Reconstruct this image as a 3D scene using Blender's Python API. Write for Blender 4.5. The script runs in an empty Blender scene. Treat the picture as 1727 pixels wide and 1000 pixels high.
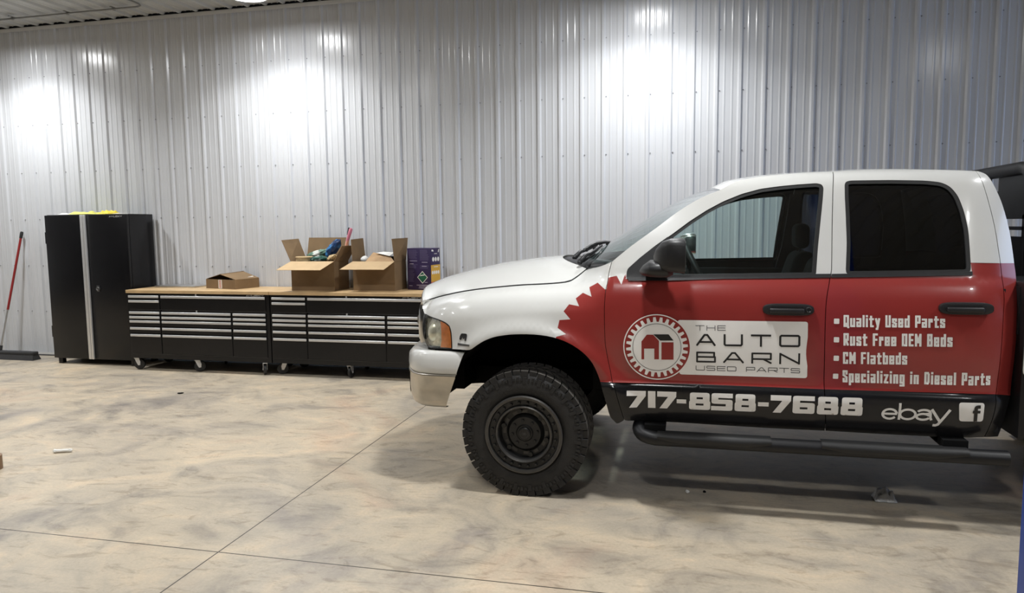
import bpy, bmesh, math, random
from mathutils import Vector, Matrix, noise
from mathutils.geometry import delaunay_2d_cdt
random.seed(7)
SC = bpy.context.scene
COL = SC.collection

# ------------------------------------------------------------------ camera
H_EYE, PITCH, ROLL, YAW, FPX = 1.6526, 0.09856, 0.01054, 0.23378, 1225.0
cam_data = bpy.data.cameras.new('camera')
cam_data.sensor_fit = 'HORIZONTAL'
cam_data.sensor_width = 36.0
cam_data.lens = FPX / 1727.0 * 36.0
cam_data.clip_start = 0.05
cam = bpy.data.objects.new('camera', cam_data)
COL.objects.link(cam)
fwd = Vector((-math.sin(YAW) * math.cos(PITCH), math.cos(YAW) * math.cos(PITCH), -math.sin(PITCH)))
r0 = Vector((math.cos(YAW), math.sin(YAW), 0))
u0 = r0.cross(fwd)
rr = r0 * math.cos(ROLL) - u0 * math.sin(ROLL)
uu = r0 * math.sin(ROLL) + u0 * math.cos(ROLL)
cam.matrix_world = Matrix(((rr.x, uu.x, -fwd.x, 0), (rr.y, uu.y, -fwd.y, 0), (rr.z, uu.z, -fwd.z, H_EYE), (0, 0, 0, 1)))
SC.camera = cam

# ------------------------------------------------------------------ world, exposure
W = bpy.data.worlds.new('world')
SC.world = W
W.use_nodes = True
W.node_tree.nodes['Background'].inputs[0].default_value = (0.50, 0.66, 1.0, 1)
W.node_tree.nodes['Background'].inputs[1].default_value = 2.6
SC.view_settings.view_transform = 'Standard'
SC.view_settings.look = 'None'
SC.view_settings.gamma = 1.0
SC.view_settings.use_curve_mapping = False
SC.view_settings.exposure = 0.0
LAMP_WATT, LAMP_SPREAD = 41.0, 130.0
LAMP_COLOR = (0.985, 0.995, 1.0, 1)

# ------------------------------------------------------------------ materials
def mat(name, color, rough=0.5, metal=0.0, spec=0.5, coat=0.0, var=0.06, vscale=6.0, bump=0.0, bscale=60.0, alpha_tint=None):
    m = bpy.data.materials.new(name)
    m.use_nodes = True
    nt = m.node_tree
    b = nt.nodes['Principled BSDF']
    b.inputs['Roughness'].default_value = rough
    b.inputs['Metallic'].default_value = metal
    b.inputs['Specular IOR Level'].default_value = spec
    b.inputs['Coat Weight'].default_value = coat
    b.inputs['Coat Roughness'].default_value = 0.06
    tc = nt.nodes.new('ShaderNodeTexCoord')
    nz = nt.nodes.new('ShaderNodeTexNoise')
    nz.inputs['Scale'].default_value = vscale
    nz.inputs['Detail'].default_value = 4
    nt.links.new(tc.outputs['Object'], nz.inputs['Vector'])
    rp = nt.nodes.new('ShaderNodeValToRGB')
    c = color
    rp.color_ramp.elements[0].position = 0.3
    rp.color_ramp.elements[1].position = 0.7
    rp.color_ramp.elements[0].color = (c[0] * (1 - var), c[1] * (1 - var), c[2] * (1 - var), 1)
    rp.color_ramp.elements[1].color = (min(1, c[0] * (1 + var)), min(1, c[1] * (1 + var)), min(1, c[2] * (1 + var)), 1)
    nt.links.new(nz.outputs['Fac'], rp.inputs['Fac'])
    nt.links.new(rp.outputs['Color'], b.inputs['Base Color'])
    if bump:
        n2 = nt.nodes.new('ShaderNodeTexNoise')
        n2.inputs['Scale'].default_value = bscale
        nt.links.new(tc.outputs['Object'], n2.inputs['Vector'])
        bp = nt.nodes.new('ShaderNodeBump')
        bp.inputs['Strength'].default_value = bump
        bp.inputs['Distance'].default_value = 0.01
        nt.links.new(n2.outputs['Fac'], bp.inputs['Height'])
        nt.links.new(bp.outputs['Normal'], b.inputs['Normal'])
    return m

def two_tone(name, c1, c2, rough, scale):
    m = mat(name, c1, rough, bump=0.4, bscale=45)
    r = [n for n in m.node_tree.nodes if n.type == 'VALTORGB'][0].color_ramp
    r.elements[0].position, r.elements[1].position = 0.46, 0.54
    r.elements[0].color, r.elements[1].color = (*c1, 1), (*c2, 1)
    [n for n in m.node_tree.nodes if n.type == 'TEX_NOISE'][0].inputs['Scale'].default_value = scale
    return m

def glass_mat(name, tint, refl=1.0):
    m = bpy.data.materials.new(name)
    m.use_nodes = True
    nt = m.node_tree
    nt.nodes.clear()
    out = nt.nodes.new('ShaderNodeOutputMaterial')
    mx = nt.nodes.new('ShaderNodeMixShader')
    tr = nt.nodes.new('ShaderNodeBsdfTransparent')
    gl = nt.nodes.new('ShaderNodeBsdfGlossy')
    lw = nt.nodes.new('ShaderNodeLayerWeight')
    pw = nt.nodes.new('ShaderNodeMath'); pw.operation = 'POWER'; pw.inputs[1].default_value = 4.5
    fr = nt.nodes.new('ShaderNodeMath'); fr.operation = 'MULTIPLY_ADD'; fr.inputs[1].default_value = 0.92; fr.inputs[2].default_value = 0.06
    nt.links.new(lw.outputs['Facing'], pw.inputs[0])
    nt.links.new(pw.outputs[0], fr.inputs[0])
    nz = nt.nodes.new('ShaderNodeTexNoise')
    nz.inputs['Scale'].default_value = 3.0
    mr = nt.nodes.new('ShaderNodeMapRange')
    mr.inputs['To Min'].default_value = 0.015
    mr.inputs['To Max'].default_value = 0.05
    nt.links.new(nz.outputs['Fac'], mr.inputs['Value'])
    nt.links.new(mr.outputs['Result'], gl.inputs['Roughness'])
    lw.inputs['Blend'].default_value = 0.5
    tr.inputs['Color'].default_value = (*tint, 1)
    gl.inputs['Color'].default_value = (refl, refl, refl, 1)
    nt.links.new(fr.outputs[0], mx.inputs[0])
    nt.links.new(tr.outputs[0], mx.inputs[1])
    nt.links.new(gl.outputs[0], mx.inputs[2])
    nt.links.new(mx.outputs[0], out.inputs['Surface'])
    return m

def emit_mat(name, color, strength):
    m = bpy.data.materials.new(name)
    m.use_nodes = True
    b = m.node_tree.nodes['Principled BSDF']
    b.inputs['Base Color'].default_value = (0.9, 0.9, 0.9, 1)
    b.inputs['Emission Color'].default_value = color
    b.inputs['Emission Strength'].default_value = strength
    return m

def floor_mat():
    m = bpy.data.materials.new('polished_concrete')
    m.use_nodes = True
    nt = m.node_tree
    N, L = nt.nodes, nt.links
    b = N['Principled BSDF']
    tc = N.new('ShaderNodeTexCoord')
    def noise_n(scale, detail, rough, dist, sx=1, sy=1, rot=0):
        mp = N.new('ShaderNodeMapping')
        mp.inputs['Scale'].default_value = (sx, sy, 1)
        mp.inputs['Rotation'].default_value = (0, 0, rot)
        L.new(tc.outputs['Object'], mp.inputs['Vector'])
        n = N.new('ShaderNodeTexNoise')
        n.inputs['Scale'].default_value = scale
        n.inputs['Detail'].default_value = detail
        n.inputs['Roughness'].default_value = rough
        n.inputs['Distortion'].default_value = dist
        L.new(mp.outputs['Vector'], n.inputs['Vector'])
        return n.outputs['Fac']
    def ramp(fac, stops):
        r = N.new('ShaderNodeValToRGB')
        e = r.color_ramp.elements
        while len(e) < len(stops):
            e.new(0.5)
        for i, (p_, c_) in enumerate(stops):
            e[i].position = p_
            e[i].color = (*c_, 1)
        L.new(fac, r.inputs['Fac'])
        return r.outputs['Color']
    def mix(a, b_, fac, mode='MIX'):
        x = N.new('ShaderNodeMix')
        x.data_type = 'RGBA'
        x.blend_type = mode
        if isinstance(fac, float):
            x.inputs[0].default_value = fac
        else:
            L.new(fac, x.inputs[0])
        L.new(a, x.inputs[6])
        L.new(b_, x.inputs[7])
        return x.outputs[2]
    big = noise_n(0.62, 6, 0.6, 0.9)
    c1 = ramp(big, [(0.30, FLOOR_C[0]), (0.45, FLOOR_C[1]), (0.56, FLOOR_C[2]), (0.70, FLOOR_C[3])])
    med = noise_n(1.6, 7, 0.62, 1.6, 1.0, 1.25, 0.5)
    c2 = ramp(med, [(0.33, (0.62, 0.63, 0.66)), (0.47, (0.92, 0.92, 0.91)), (0.55, (1.0, 0.99, 0.97)), (0.66, (1.16, 1.10, 1.02))])
    c = mix(c1, c2, 0.88, 'MULTIPLY')
    sw = noise_n(3.2, 9, 0.72, 2.2, 0.8, 1.9, -0.35)
    c3 = ramp(sw, [(0.36, (0.72, 0.70, 0.68)), (0.47, (0.98, 0.98, 0.98)), (0.6, (1.0, 1.0, 1.0)), (0.72, (1.16, 1.14, 1.1))])
    c = mix(c, c3, 0.9, 'MULTIPLY')
    fine = noise_n(60, 4, 0.7, 0)
    c4 = ramp(fine, [(0.3, (0.88, 0.88, 0.88)), (0.7, (1.08, 1.08, 1.08))])
    c = mix(c, c4, 0.8, 'MULTIPLY')
    sp = noise_n(140, 2, 0.5, 0)
    c5 = ramp(sp, [(0.24, (0.35, 0.32, 0.3)), (0.29, (1, 1, 1)), (1.0, (1, 1, 1))])
    c = mix(c, c5, 0.8, 'MULTIPLY')
    # sawn control joints: thin dark lines on a 4.57 m grid of the slab itself
    sx = N.new('ShaderNodeSeparateXYZ')
    L.new(tc.outputs['Object'], sx.inputs[0])
    def joint(sock, off):
        a = N.new('ShaderNodeMath'); a.operation = 'SUBTRACT'; a.inputs[1].default_value = off
        L.new(sock, a.inputs[0])
        w = N.new('ShaderNodeMath'); w.operation = 'PINGPONG'; w.inputs[1].default_value = 2.685
        L.new(a.outputs[0], w.inputs[0])
        lt = N.new('ShaderNodeMath'); lt.operation = 'LESS_THAN'; lt.inputs[1].default_value = 0.0036
        L.new(w.outputs[0], lt.inputs[0])
        return lt.outputs[0]
    jx = joint(sx.outputs['X'], -2.305)
    jy = joint(sx.outputs['Y'], 3.126)
    mxn = N.new('ShaderNodeMath'); mxn.operation = 'MAXIMUM'
    L.new(jx, mxn.inputs[0]); L.new(jy, mxn.inputs[1])
    dark = N.new('ShaderNodeRGB'); dark.outputs[0].default_value = (0.035, 0.028, 0.022, 1)
    c = mix(c, dark.outputs[0], mxn.outputs[0])
    L.new(c, b.inputs['Base Color'])
    rr_ = N.new('ShaderNodeMapRange')
    rr_.inputs['To Min'].default_value = 0.30
    rr_.inputs['To Max'].default_value = 0.50
    L.new(med, rr_.inputs['Value'])
    L.new(rr_.outputs['Result'], b.inputs['Roughness'])
    b.inputs['Specular IOR Level'].default_value = 0.4
    bp = N.new('ShaderNodeBump')
    bp.inputs['Strength'].default_value = 0.06
    bp.inputs['Distance'].default_value = 0.01
    L.new(sw, bp.inputs['Height'])
    L.new(bp.outputs['Normal'], b.inputs['Normal'])
    return m

FLOOR_C = [(0.28, 0.25, 0.222), (0.455, 0.395, 0.31), (0.525, 0.445, 0.335), (0.49, 0.365, 0.27)]
M = {}
M['floor'] = floor_mat()
M['wall'] = mat('white_painted_steel', (0.60, 0.615, 0.64), 0.20, 0.0, 0.5, 0.0, 0.02, 1.5)
M['ceil'] = mat('white_ceiling_steel', (0.48, 0.49, 0.49), 0.4, 0.0, 0.5, 0.0, 0.02, 1.5)
M['plain'] = mat('grey_far_wall', (0.22, 0.22, 0.23), 0.7)
M['trimwhite'] = mat('white_trim', (0.62, 0.62, 0.61), 0.4)
M['void'] = mat('dark_void', (0.01, 0.01, 0.01), 0.9)
M['base'] = mat('grey_base_trim', (0.22, 0.22, 0.22), 0.5)
M['screw'] = mat('screw_head', (0.28, 0.29, 0.31), 0.4, 0.3)
M['conduit'] = mat('galvanised_conduit', (0.30, 0.30, 0.29), 0.4, 0.7)
M['lens'] = emit_mat('led_lens', LAMP_COLOR, 75.0)
M['lamp_body'] = mat('white_lamp_housing', (0.7, 0.7, 0.7), 0.5)
M['white'] = mat('white_car_paint', (0.64, 0.64, 0.615), 0.24, 0.0, 0.5, 0.6, 0.02, 3.0)
M['red'] = mat('red_vinyl_wrap', (0.26, 0.030, 0.026), 0.24, 0.0, 0.5, 0.3, 0.06, 2.0)
M['black'] = mat('black_vinyl_wrap', (0.010, 0.010, 0.011), 0.20, 0.0, 0.35, 0.08, 0.1, 3.0)
M['decal'] = mat('white_vinyl', (0.84, 0.825, 0.79), 0.4, var=0.03)
M['decal_black'] = mat('black_vinyl_print', (0.012, 0.012, 0.012), 0.4)
M['decal_red'] = mat('red_vinyl_print', (0.27, 0.022, 0.018), 0.35)
M['trim'] = mat('black_plastic_trim', (0.016, 0.016, 0.017), 0.42, 0.0, 0.4, 0.0, 0.15, 20, 0.1, 300)
M['seal'] = mat('black_rubber_seal', (0.010, 0.010, 0.010), 0.55)
M['inside'] = mat('dark_cab_trim', (0.012, 0.013, 0.014), 0.8, spec=0.25)
M['fabric'] = mat('dark_seat_fabric', (0.012, 0.012, 0.013), 0.95, bump=0.3, bscale=400)
M['glass'] = glass_mat('clear_glass', (0.74, 0.84, 0.83))
M['ws'] = glass_mat('windshield_glass', (0.62, 0.74, 0.72))
M['tint'] = glass_mat('tinted_glass', (0.045, 0.05, 0.065), 0.9)
M['chrome'] = mat('chrome', (0.74, 0.73, 0.70), 0.20, 1.0, var=0.05, vscale=9)
M['dirtychrome'] = mat('dull_chrome', (0.46, 0.43, 0.38), 0.30, 1.0, var=0.12, vscale=10)
M['lampglass'] = mat('headlight_lens', (0.52, 0.50, 0.43), 0.12, 0.3, 0.6, 0.8, 0.5, 22)
M['lens_clear'] = glass_mat('headlight_clear_lens', (0.92, 0.92, 0.86))
M['bowl'] = mat('lamp_reflector', (0.74, 0.72, 0.62), 0.34, 0.7, var=0.12, vscale=30)
M['amber'] = mat('amber_lens', (0.50, 0.15, 0.03), 0.15, 0.1, 0.6, 0.8, 0.15, 40)
M['tread'] = mat('dusty_tread_rubber', (0.095, 0.088, 0.078), 0.8, 0.0, 0.4, 0.0, 0.25, 30)
M['rubber'] = mat('tire_rubber', (0.020, 0.019, 0.018), 0.70, 0.0, 0.4, 0.0, 0.2, 12, 0.15, 200)
M['rim'] = mat('gunmetal_wheel', (0.075, 0.072, 0.068), 0.38, 0.6, 0.5, 0.0, 0.1, 20)
M['rimdark'] = mat('black_wheel_center', (0.016, 0.016, 0.016), 0.38, 0.2)
M['under'] = mat('underbody_black', (0.005, 0.005, 0.005), 0.9, spec=0.15)
M['powder'] = mat('black_powder_coat', (0.008, 0.008, 0.009), 0.45, 0.0, 0.35, 0.0, 0.1, 30, 0.05, 300)
M['cabblack'] = mat('black_cabinet_steel', (0.007, 0.007, 0.008), 0.25, 0.0, 0.35, 0.0, 0.15, 2)
M['alu'] = mat('silver_handle', (0.64, 0.64, 0.64), 0.38, 0.55, var=0.04)
M['wood'] = mat('light_wood_top', (0.55, 0.38, 0.20), 0.45, var=0.12, vscale=9)
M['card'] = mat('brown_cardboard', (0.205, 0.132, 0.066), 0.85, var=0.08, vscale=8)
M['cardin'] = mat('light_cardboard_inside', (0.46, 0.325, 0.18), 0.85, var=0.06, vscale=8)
M['kraft'] = mat('kraft_paper', (0.40, 0.26, 0.14), 0.9, var=0.1, vscale=12, bump=0.4, bscale=25)
M['paper'] = mat('white_paper', (0.75, 0.74, 0.70), 0.8)
M['purple'] = mat('purple_carton', (0.026, 0.014, 0.068), 0.45)
M['lilac'] = mat('lilac_print', (0.115, 0.095, 0.19), 0.6)
M['lightprint'] = mat('pale_print', (0.38, 0.35, 0.45), 0.6)
M['yellow'] = mat('yellow_print', (0.62, 0.36, 0.05), 0.55)
M['orange'] = mat('red_orange_print', (0.52, 0.10, 0.06), 0.55)
M['green'] = mat('green_print', (0.008, 0.10, 0.055), 0.5)
M['redpole'] = mat('red_pole', (0.27, 0.02, 0.02), 0.4)
M['steel'] = mat('bare_steel', (0.6, 0.6, 0.6), 0.3, 0.9)
M['bristle'] = mat('dark_bristles', (0.035, 0.035, 0.037), 0.9, bump=0.6, bscale=200)
M['gloves'] = two_tone('green_white_cloth', (0.012, 0.075, 0.055), (0.55, 0.58, 0.55), 0.7, 7.0)
M['gloves_pale'] = two_tone('pale_green_cloth', (0.10, 0.19, 0.14), (0.62, 0.64, 0.60), 0.7, 8.0)
M['bluebag'] = two_tone('blue_plastic_bag', (0.006, 0.03, 0.10), (0.03, 0.17, 0.40), 0.3, 9.0)
M['rope'] = mat('tan_rope', (0.50, 0.37, 0.20), 0.85, bump=0.4, bscale=120)
M['pink'] = mat('pink_plastic', (0.62, 0.20, 0.27), 0.4)
M['coral'] = mat('coral_plastic', (0.70, 0.33, 0.22), 0.4)
M['hivis'] = mat('yellow_green_plastic', (0.62, 0.60, 0.12), 0.5, var=0.3, vscale=30)
M['yellowc'] = mat('yellow_cloth', (0.75, 0.58, 0.05), 0.7)
M['blue'] = mat('blue_lift_paint', (0.016, 0.05, 0.25), 0.4)
M['clearplastic'] = mat('clear_crumpled_plastic', (0.70, 0.70, 0.68), 0.25, 0.0, 0.6, bump=0.6, bscale=50)
M['caster'] = mat('black_caster_tyre', (0.012, 0.012, 0.012), 0.5)
M['tape'] = mat('brown_tape_roll', (0.22, 0.13, 0.07), 0.5)

# ------------------------------------------------------------------ helpers
def finish(name, bm, mats, parent=None, smooth=False, angle=None):
    me = bpy.data.meshes.new(name)
    bm.to_mesh(me)
    bm.free()
    for m in (mats if isinstance(mats, (list, tuple)) else [mats]):
        me.materials.append(m)
    if smooth:
        for p in me.polygons:
            p.use_smooth = True
        if angle is not None:
            me.set_sharp_from_angle(angle=math.radians(angle))
    return link(name, me, parent)

def link(name, me, parent=None):
    o = bpy.data.objects.new(name, me)
    COL.objects.link(o)
    if parent is not None:
        attach(o, parent)
    return o

ROOTLOC = {}
def world_of(o):
    mt = o.matrix_basis.copy()
    if o.parent:
        return world_of(o.parent) @ o.matrix_parent_inverse @ mt
    return mt

def attach(o, parent):
    o.parent = parent
    o.matrix_parent_inverse = world_of(parent).inverted()

def thing(name, label, cat, loc=(0, 0, 0), group=None):
    o = bpy.data.objects.new(name, None)
    o.empty_display_size = 0.1
    COL.objects.link(o)
    o.location = loc
    o['label'] = label
    o['category'] = cat
    if group:
        o['group'] = group
    return o

def tag(o, label, cat, group=None):
    o['label'] = label
    o['category'] = cat
    if group:
        o['group'] = group
    return o

def bx(bm, x0, x1, y0, y1, z0, z1, mi=0, bev=0.0, seg=2):
    r = bmesh.ops.create_cube(bm, size=1.0)
    vs = r['verts']
    bmesh.ops.scale(bm, vec=(abs(x1 - x0), abs(y1 - y0), abs(z1 - z0)), verts=vs)
    bmesh.ops.translate(bm, vec=((x0 + x1) / 2, (y0 + y1) / 2, (z0 + z1) / 2), verts=vs)
    fs = set()
    for v in vs:
        fs.update(v.link_faces)
    for f in fs:
        f.material_index = mi
    if bev > 0:
        es = set()
        for v in vs:
            es.update(v.link_edges)
        res = bmesh.ops.bevel(bm, geom=list(es), offset=bev, segments=seg, affect='EDGES', profile=0.5)
        for f in res['faces']:
            f.material_index = mi
    return vs

def box_obj(name, dims, m, parent=None, bev=0.0, seg=2):
    bm = bmesh.new()
    bx(bm, *dims, bev=bev, seg=seg)
    return finish(name, bm, m, parent, smooth=bev > 0, angle=40)

def frame_axes(d):
    d = d.normalized()
    a = Vector((0, 0, 1)) if abs(d.z) < 0.9 else Vector((1, 0, 0))
    s = d.cross(a).normalized()
    return s, s.cross(d).normalized()

def tube(bm, pts, r, n=12, mi=0, cap=True, rz=None):
    pts = [Vector(p) for p in pts]
    rings = []
    for i, p in enumerate(pts):
        d = (pts[min(i + 1, len(pts) - 1)] - pts[max(i - 1, 0)])
        s, u = frame_axes(d)
        ra = r[i] if isinstance(r, (list, tuple)) else r
        rb = ra if rz is None else rz
        rings.append([bm.verts.new(p + s * math.cos(2 * math.pi * k / n) * ra + u * math.sin(2 * math.pi * k / n) * rb) for k in range(n)])
    for a, b in zip(rings, rings[1:]):
        for k in range(n):
            f = bm.faces.new((a[k], a[(k + 1) % n], b[(k + 1) % n], b[k]))
            f.material_index = mi
    if cap:
        f = bm.faces.new(list(reversed(rings[0]))); f.material_index = mi
        f = bm.faces.new(rings[-1]); f.material_index = mi
    return rings

def lathe_y(bm, prof, n=64, mi=0, cx=0, cz=0, y0=0, closed=False):
    """profile of (y, radius) turned about the Y axis"""
    rings = []
    for (y, r) in prof:
        if r < 1e-6:
            rings.append([bm.verts.new((cx, y0 + y, cz))])
        else:
            rings.append([bm.verts.new((cx + r * math.cos(2 * math.pi * k / n), y0 + y, cz + r * math.sin(2 * math.pi * k / n))) for k in range(n)])
    for a, b in zip(rings, rings[1:]):
        for k in range(n):
            k2 = (k + 1) % n
            if len(a) == 1 and len(b) == 1:
                continue
            if len(a) == 1:
                f = bm.faces.new((a[0], b[k2], b[k]))
            elif len(b) == 1:
                f = bm.faces.new((a[k], a[k2], b[0]))
            else:
                f = bm.faces.new((a[k], a[k2], b[k2], b[k]))
            f.material_index = mi
    return rings

def grid_mesh(bm, rows, mi=0, flip=False):
    vs = [[bm.verts.new(p) for p in r] for r in rows]
    for i in range(len(vs) - 1):
        for j in range(len(vs[i]) - 1):
            q = (vs[i][j], vs[i][j + 1], vs[i + 1][j + 1], vs[i + 1][j])
            f = bm.faces.new(tuple(reversed(q)) if flip else q)
            f.material_index = mi
    return vs

def pip(x, z, poly):
    c = False
    n = len(poly)
    j = n - 1
    for i in range(n):
        xi, zi = poly[i]
        xj, zj = poly[j]
        if (zi > z) != (zj > z) and x < (xj - xi) * (z - zi) / (zj - zi) + xi:
            c = not c
        j = i
    return c

def spline(pts, n=4, closed=False):
    """Catmull-Rom through 2-D or 3-D points"""
    pts = [Vector(p) for p in pts]
    out = []
    m = len(pts)
    rng = range(m) if closed else range(m - 1)
    for i in rng:
        p0 = pts[i - 1] if (closed or i > 0) else pts[0]
        p1 = pts[i]
        p2 = pts[(i + 1) % m]
        p3 = pts[(i + 2) % m] if (closed or i + 2 < m) else p2
        for k in range(n):
            t = k / n
            out.append(0.5 * ((2 * p1) + (p2 - p0) * t + (2 * p0 - 5 * p1 + 4 * p2 - p3) * t * t + (3 * p1 - p0 - 3 * p2 + p3) * t ** 3))
    if not closed:
        out.append(pts[-1])
    return [tuple(p) for p in out]

def offset_poly(poly, d):
    """inset a closed 2-D polygon by d (positive = inwards)"""
    n = len(poly)
    area = sum(poly[i][0] * poly[(i + 1) % n][1] - poly[(i + 1) % n][0] * poly[i][1] for i in range(n))
    s = 1 if area > 0 else -1
    out = []
    for i in range(n):
        a, b, c = Vector(poly[i - 1]), Vector(poly[i]), Vector(poly[(i + 1) % n])
        e1 = (b - a).normalized()
        e2 = (c - b).normalized()
        n1 = Vector((-e1.y, e1.x)) * s
        n2 = Vector((-e2.y, e2.x)) * s
        m = n1 + n2
        if m.length < 1e-6:
            m = n1
        m.normalize()
        k = max(0.5, m.dot(n1))
        out.append(tuple(b + m * (d / k)))
    return out

def round_corners(pts, r, closed=False, n=3):
    P = [Vector(p) for p in pts]
    m = len(P)
    out = []
    for i in range(m):
        if not closed and i in (0, m - 1):
            out.append(P[i]); continue
        a, b, c = P[i - 1], P[i], P[(i + 1) % m]
        l1, l2 = (a - b).length, (c - b).length
        q = min(r, l1 * 0.49, l2 * 0.49)
        s, e = b + (a - b).normalized() * q, b + (c - b).normalized() * q
        for k in range(n + 1):
            t = k / n
            out.append(s * (1 - t) ** 2 + b * 2 * t * (1 - t) + e * t * t)
    return out

# ------------------------------------------------------------------ the setting
WALL_Y, CEIL_Z = 7.80, 4.21
X_L, X_R, Y_F = -14.0, 9.0, -9.0
RIB = 0.2286
RIB0 = -8.593 - 0.032          # first visible major rib; the screw sits just right of it

def structure(o):
    o['kind'] = 'structure'
    return o

bm = bmesh.new()
grid_mesh(bm, [[(X_L, Y_F, 0), (X_R, Y_F, 0)], [(X_L, WALL_Y + 0.05, 0), (X_R, WALL_Y + 0.05, 0)]])
structure(finish('floor', bm, M['floor']))

def rib_profile(x_from, x_to, depth=0.019):
    """(x, d) points across a ribbed steel sheet; d = how far it stands out"""
    pts = []
    k0 = int(math.floor((x_from - RIB0) / RIB))
    k1 = int(math.ceil((x_to - RIB0) / RIB))
    for k in range(k0, k1 + 1):
        c = RIB0 + k * RIB
        for dx, d in ((-0.027, 0), (-0.011, depth), (0.011, depth), (0.027, 0)):
            pts.append((c + dx, d))
        for q in (1 / 3, 2 / 3):
            cc = c + RIB * q
            for dx, d in ((-0.013, 0), (-0.004, 0.0042), (0.004, 0.0042), (0.013, 0)):
                pts.append((cc + dx, d))
    pts = [p for p in pts if x_from < p[0] < x_to]
    return [(x_from, 0)] + pts + [(x_to, 0)]

prof = rib_profile(X_L, X_R)
bm = bmesh.new()
grid_mesh(bm, [[(x, WALL_Y - d, 0.025) for x, d in prof], [(x, WALL_Y - d, 4.175) for x, d in prof]], flip=True)
wall_back = structure(finish('wall_back', bm, M['wall']))
# hex-headed screws beside every major rib, one row per girt
bm = bmesh.new()
bmesh.ops.create_cone(bm, cap_ends=True, segments=8, radius1=0.0068, radius2=0.0068, depth=0.003, matrix=Matrix.Rotation(math.radians(90), 4, 'X'))
bmesh.ops.create_cone(bm, cap_ends=True, segments=6, radius1=0.0055, radius2=0.0045, depth=0.006, matrix=Matrix.Translation((0, -0.004, 0)) @ Matrix.Rotation(math.radians(90), 4, 'X'))
screw_me = bpy.data.meshes.new('screw')
bm.to_mesh(screw_me)
screw_me.materials.append(M['screw'])
spots = []
for row in range(-3, 3):
    z = 2.380 + row * 0.598
    for i in range(-2, 56):
        x = -8.593 + i * RIB
        if z < 2.0 and x > -2.2:
            continue                                   # behind the truck and the benches
        if z < 0.9 and x > -7.6:
            continue
        if z < 1.5 and -7.6 < x < -6.3:
            continue
        spots.append((math.hypot(x, WALL_Y), x, z))
spots.sort()
for d, x, z in spots[:100]:
    o = link('screw', screw_me, wall_back)
    o.location = (x, WALL_Y - 0.0015, z)
bm = bmesh.new()
for d, x, z in spots[100:]:
    mt = Matrix.Translation((x, WALL_Y - 0.0015, z))
    bmesh.ops.create_cone(bm, cap_ends=True, segments=8, radius1=0.0068, radius2=0.0068, depth=0.003, matrix=mt @ Matrix.Rotation(math.radians(90), 4, 'X'))
    bmesh.ops.create_cone(bm, cap_ends=True, segments=6, radius1=0.0055, radius2=0.0045, depth=0.006, matrix=mt @ Matrix.Translation((0, -0.004, 0)) @ Matrix.Rotation(math.radians(90), 4, 'X'))
o = finish('screw_row', bm, M['screw'], wall_back)
o['kind'] = 'stuff'

structure(box_obj('baseboard_back', (X_L, X_R, WALL_Y + 0.004, WALL_Y + 0.03, 0.0, 0.03), M['base']))
bm = bmesh.new()
bx(bm, X_L, X_R, WALL_Y - 0.024, WALL_Y - 0.003, 0.018, 0.030)
bx(bm, X_L, X_R, WALL_Y - 0.024, WALL_Y - 0.021, 0.030, 0.045)
structure(finish('trim_1', bm, M['trimwhite']))
bm = bmesh.new()
bx(bm, X_L, X_R, WALL_Y - 0.030, WALL_Y - 0.027, 4.145, 4.188)
bx(bm, X_L, X_R, WALL_Y - 0.030, WALL_Y + 0.01, 4.186, 4.190)
structure(finish('trim_2', bm, M['trimwhite']))
structure(box_obj('ceiling_gap_shade', (X_L, X_R, WALL_Y + 0.02, WALL_Y + 0.04, 4.15, 4.32), M['void']))  # black strip that paints the darkness behind the ceiling rib gaps
structure(box_obj('sky_block_slab', (X_L - 0.1, X_R + 0.1, Y_F - 0.1, WALL_Y + 0.1, 4.28, 4.34), M['void']))  # unseen black slab, added to keep sky light out of the ceiling gaps
bm = bmesh.new()
grid_mesh(bm, [[(x, Y_F, CEIL_Z + 0.012 - d * 1.35) for x, d in prof], [(x, WALL_Y - 0.012, CEIL_Z + 0.012 - d * 1.35) for x, d in prof]])
structure(finish('ceiling', bm, M['ceil']))
structure(box_obj('wall_left', (X_L - 0.1, X_L, Y_F, WALL_Y, 0, CEIL_Z + 0.05), M['wall']))
structure(box_obj('wall_front', (X_L, X_R, Y_F - 0.1, Y_F, 0, CEIL_Z + 0.05), M['plain']))
bm = bmesh.new()                                       # right-hand wall with an open overhead doorway that lets daylight in
bx(bm, X_R, X_R + 0.1, Y_F, 2.9, 0, CEIL_Z + 0.05)
bx(bm, X_R, X_R + 0.1, 6.9, WALL_Y, 0, CEIL_Z + 0.05)
bx(bm, X_R, X_R + 0.1, 2.9, 6.9, 3.7, CEIL_Z + 0.05)
structure(finish('wall_right', bm, M['wall']))

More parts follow.
